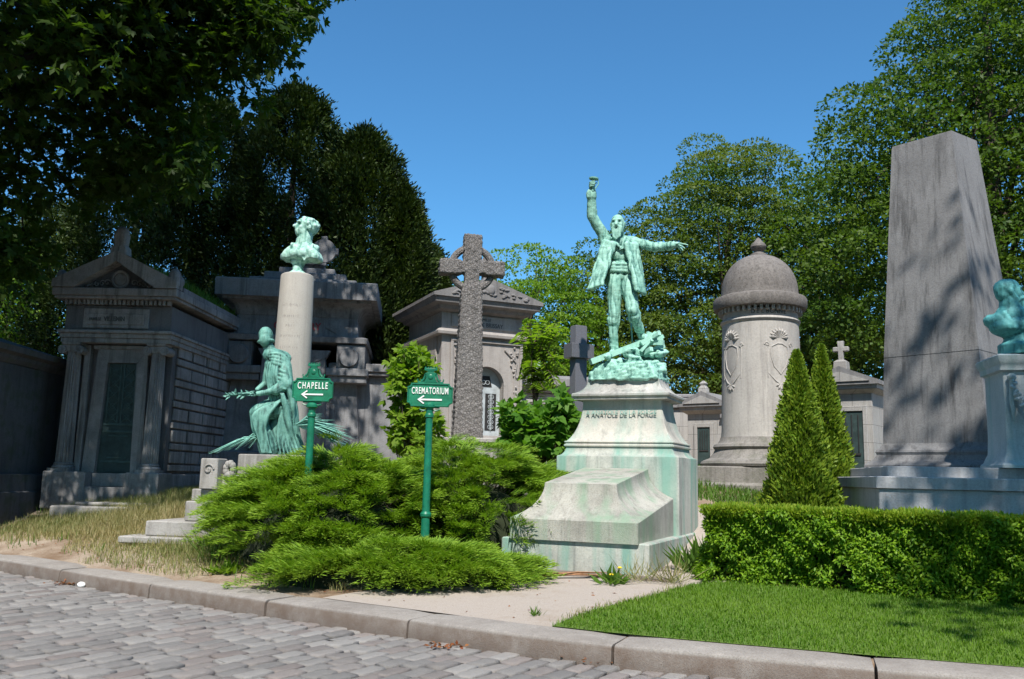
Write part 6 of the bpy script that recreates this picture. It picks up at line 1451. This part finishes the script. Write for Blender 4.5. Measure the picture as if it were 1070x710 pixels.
# ------------------------------------------------------------------ small things on the ground
def tuft(name, x, y, n, L, W_, mat, label, cat='weed', spread=.09, upk=1.0, flowers=None, group=None):
    z = gz1(x, y); C = np.stack([x + rng.normal(0, spread * .4, n), y + rng.normal(0, spread * .4, n), np.full(n, z)], 1)
    D = unit(rng.normal(0, .7, (n, 3)) * [1, 1, 0] + np.array([0, 0, upk])); V, Q, A = leaves(C, D, rng.normal(size=(n, 3)) + [0, 0, .5], L * rng.uniform(.6, 1.2, n), W_, rng.uniform(0, 1, n))
    o = npmesh(name, V, Q, M[mat], origin=(x, y, z), attrs={'var': A}); tag(o, label, cat, group); ABS[o.name] = Vector((x, y, z))
    if flowers:
        for i, (fx, fy, fz) in enumerate(flowers): mb = MB(); mb.ell((x + fx, y + fy, z + fz), (.028, .028, .014), None, 10, 6); obj('yellow_flower', mb, M['yellow'], o, w=True)
    return o
def on(px, py, z=0.):
    Yg = np.arange(4, 45, .05); d = FW + RT * (px - 535) / FPX + UP * (355 - py) / FPX
    xx = d[0] / d[1] * Yg; zz = CAMZ + d[2] / d[1] * Yg; g_ = np.where(tdist(xx, Yg) > 0, gz(xx, Yg), 0)
    k = int(np.argmax(zz < g_)); return float(xx[k]), float(Yg[k])
x, y = on(640, 612); tuft('dandelion', x, y, 46, .24, .05, 'weed', 'jagged dandelion with a yellow flower at the foot of the monument plinth', 'weed', .14, .55, [(.08, -.03, .2), (-.02, -.05, .12)])
x, y = on(722, 600); tuft('tall_weed', x, y, 60, .42, .045, 'weed', 'tall strappy weeds between the monument plinth and the hedge', 'weed', .16, 1.3)
x, y = on(738, 590); tuft('tall_weed', x, y, 46, .40, .045, 'weed', 'second clump of strappy weeds touching the hedge end', 'weed', .14, 1.2)
x, y = on(700, 612); tuft('dry_stalks', x, y, 70, .42, .010, 'straw', 'dry pale stalks at the front corner of the monument plinth', 'weed', .22, .8)
x, y = on(668, 610); tuft('dry_stalks', x, y, 60, .40, .010, 'straw', 'thin dry stalks leaning against the plinth face', 'weed', .22, .9)
x, y = on(560, 646); tuft('grass_tuft', x, y, 26, .12, .012, 'weed', 'small green tuft in the sandy path just behind the kerb', 'weed', .05, 1.2)
x, y = on(236, 600); tuft('broad_weed', x, y, 60, .20, .05, 'maple', 'yellow-green broad weed in front of the left end of the junipers', 'weed', .16, .6)
x, y = on(85, 508); tuft('weed_mound', x, y, 200, .34, .03, 'straw', 'pale dry weed mound at the left corner of the temple mausoleum', 'weed', .3, .8)
x, y = on(225, 590); tuft('long_grass', x, y, 90, .55, .012, 'weed', 'long upright grass at the left foot of the junipers', 'weed', .25, 1.7)
for i, (px, py, lb, n_) in enumerate(((75, 610, 'dead leaves gathered by the white litter at the kerb', 60), (466, 676, 'small heap of red-brown leaves against the middle of the kerb', 34), (608, 690, 'flat strip of red-brown leaves against the kerb near bottom centre', 34))):
    x, y = on(px, py, 0.0); d_ = FW + RT * (px - 535) / FPX + UP * (355 - py) / FPX; s_ = (0.01 - CAMZ) / d_[2]; x, y = d_[0] * s_, d_[1] * s_
    C = np.stack([x + rng.normal(0, .12, n_), y - rng.normal(0, .12, n_) * .5, np.full(n_, .012)], 1) + np.abs(rng.normal(0, .01, (n_, 3))) * [0, 0, 1]
    V, Q, A = leaves(C, rng.normal(0, 1, (n_, 3)) * [1, 1, .25], rng.normal(0, .4, (n_, 3)) + [0, 0, 1], .05, .03, rng.uniform(0, 1, n_)); o = npmesh('fallen_leaves', V, Q, M['deadleaf'], origin=(x, y, 0), attrs={'var': A}); tag(o, lb, 'leaves'); o['kind'] = 'stuff'
d_ = FW + RT * (85 - 535) / FPX + UP * (355 - 612) / FPX; s_ = (0.02 - CAMZ) / d_[2]; x, y = d_[0] * s_, d_[1] * s_
mb = MB(); mb.ell((x, y, .03), (.055, .04, .03), (.3, .2, .1), 9, 6); mb.ell((x + .03, y - .01, .03), (.03, .03, .025), (.6, .2, .1), 7, 5)
def cv_l(P, N): return .008 * wav(P, 60, 3)
tag(figure('paper_litter', mb, M['litter'], None, .008, 0, cv_l, origin=(x, y, .0)), 'small crumpled white paper lying on the setts by the kerb', 'litter')
x, y = on(600, 607); z = gz1(x, y)
mb = MB()
for i in range(7):
    a = Vector((x - .45 + rr.uniform(-.1, .1), y + rr.uniform(-.06, .06), z + .03 + i * .006)); b = Vector((x + .38 + rr.uniform(-.15, .1), y + .02 + rr.uniform(-.08, .06), z + .05 + rr.uniform(0, .05))); mb.tube([a, a.lerp(b, .5) + Vector((0, rr.uniform(-.03, .03), rr.uniform(0, .03))), b], [.012, .018, .006], 5, flat=.5)
tag(obj('broken_branch', mb, M['deadwood'], origin=(x, y, z)), 'splintered orange-brown branch on the path in front of the plinth', 'branch')
# leaf litter and gravel specks over the bank and path
n = 2600; x = rng.uniform(-12, 3.4, n); y = rng.uniform(8, 17, n); t = tdist(x, y); k = (t > .55) & (t < 4) & ~((x > 0) & (t > 3)) & (rng.random(n) < np.where(x < -2, 1, .35))
x, y = x[k], y[k]; n = len(x); V, Q, A = leaves(np.stack([x, y, gz(x, y) + .022], 1), rng.normal(0, 1, (n, 3)) * [1, 1, .15], rng.normal(0, .3, (n, 3)) + [0, 0, 1], rng.uniform(.02, .06, n), .022, rng.uniform(0, 1, n))
tag(npmesh('leaf_litter', V, Q, M['deadleaf'], attrs={'var': A}), 'scattered brown dead leaves on the bare bank and path')['kind'] = 'stuff'
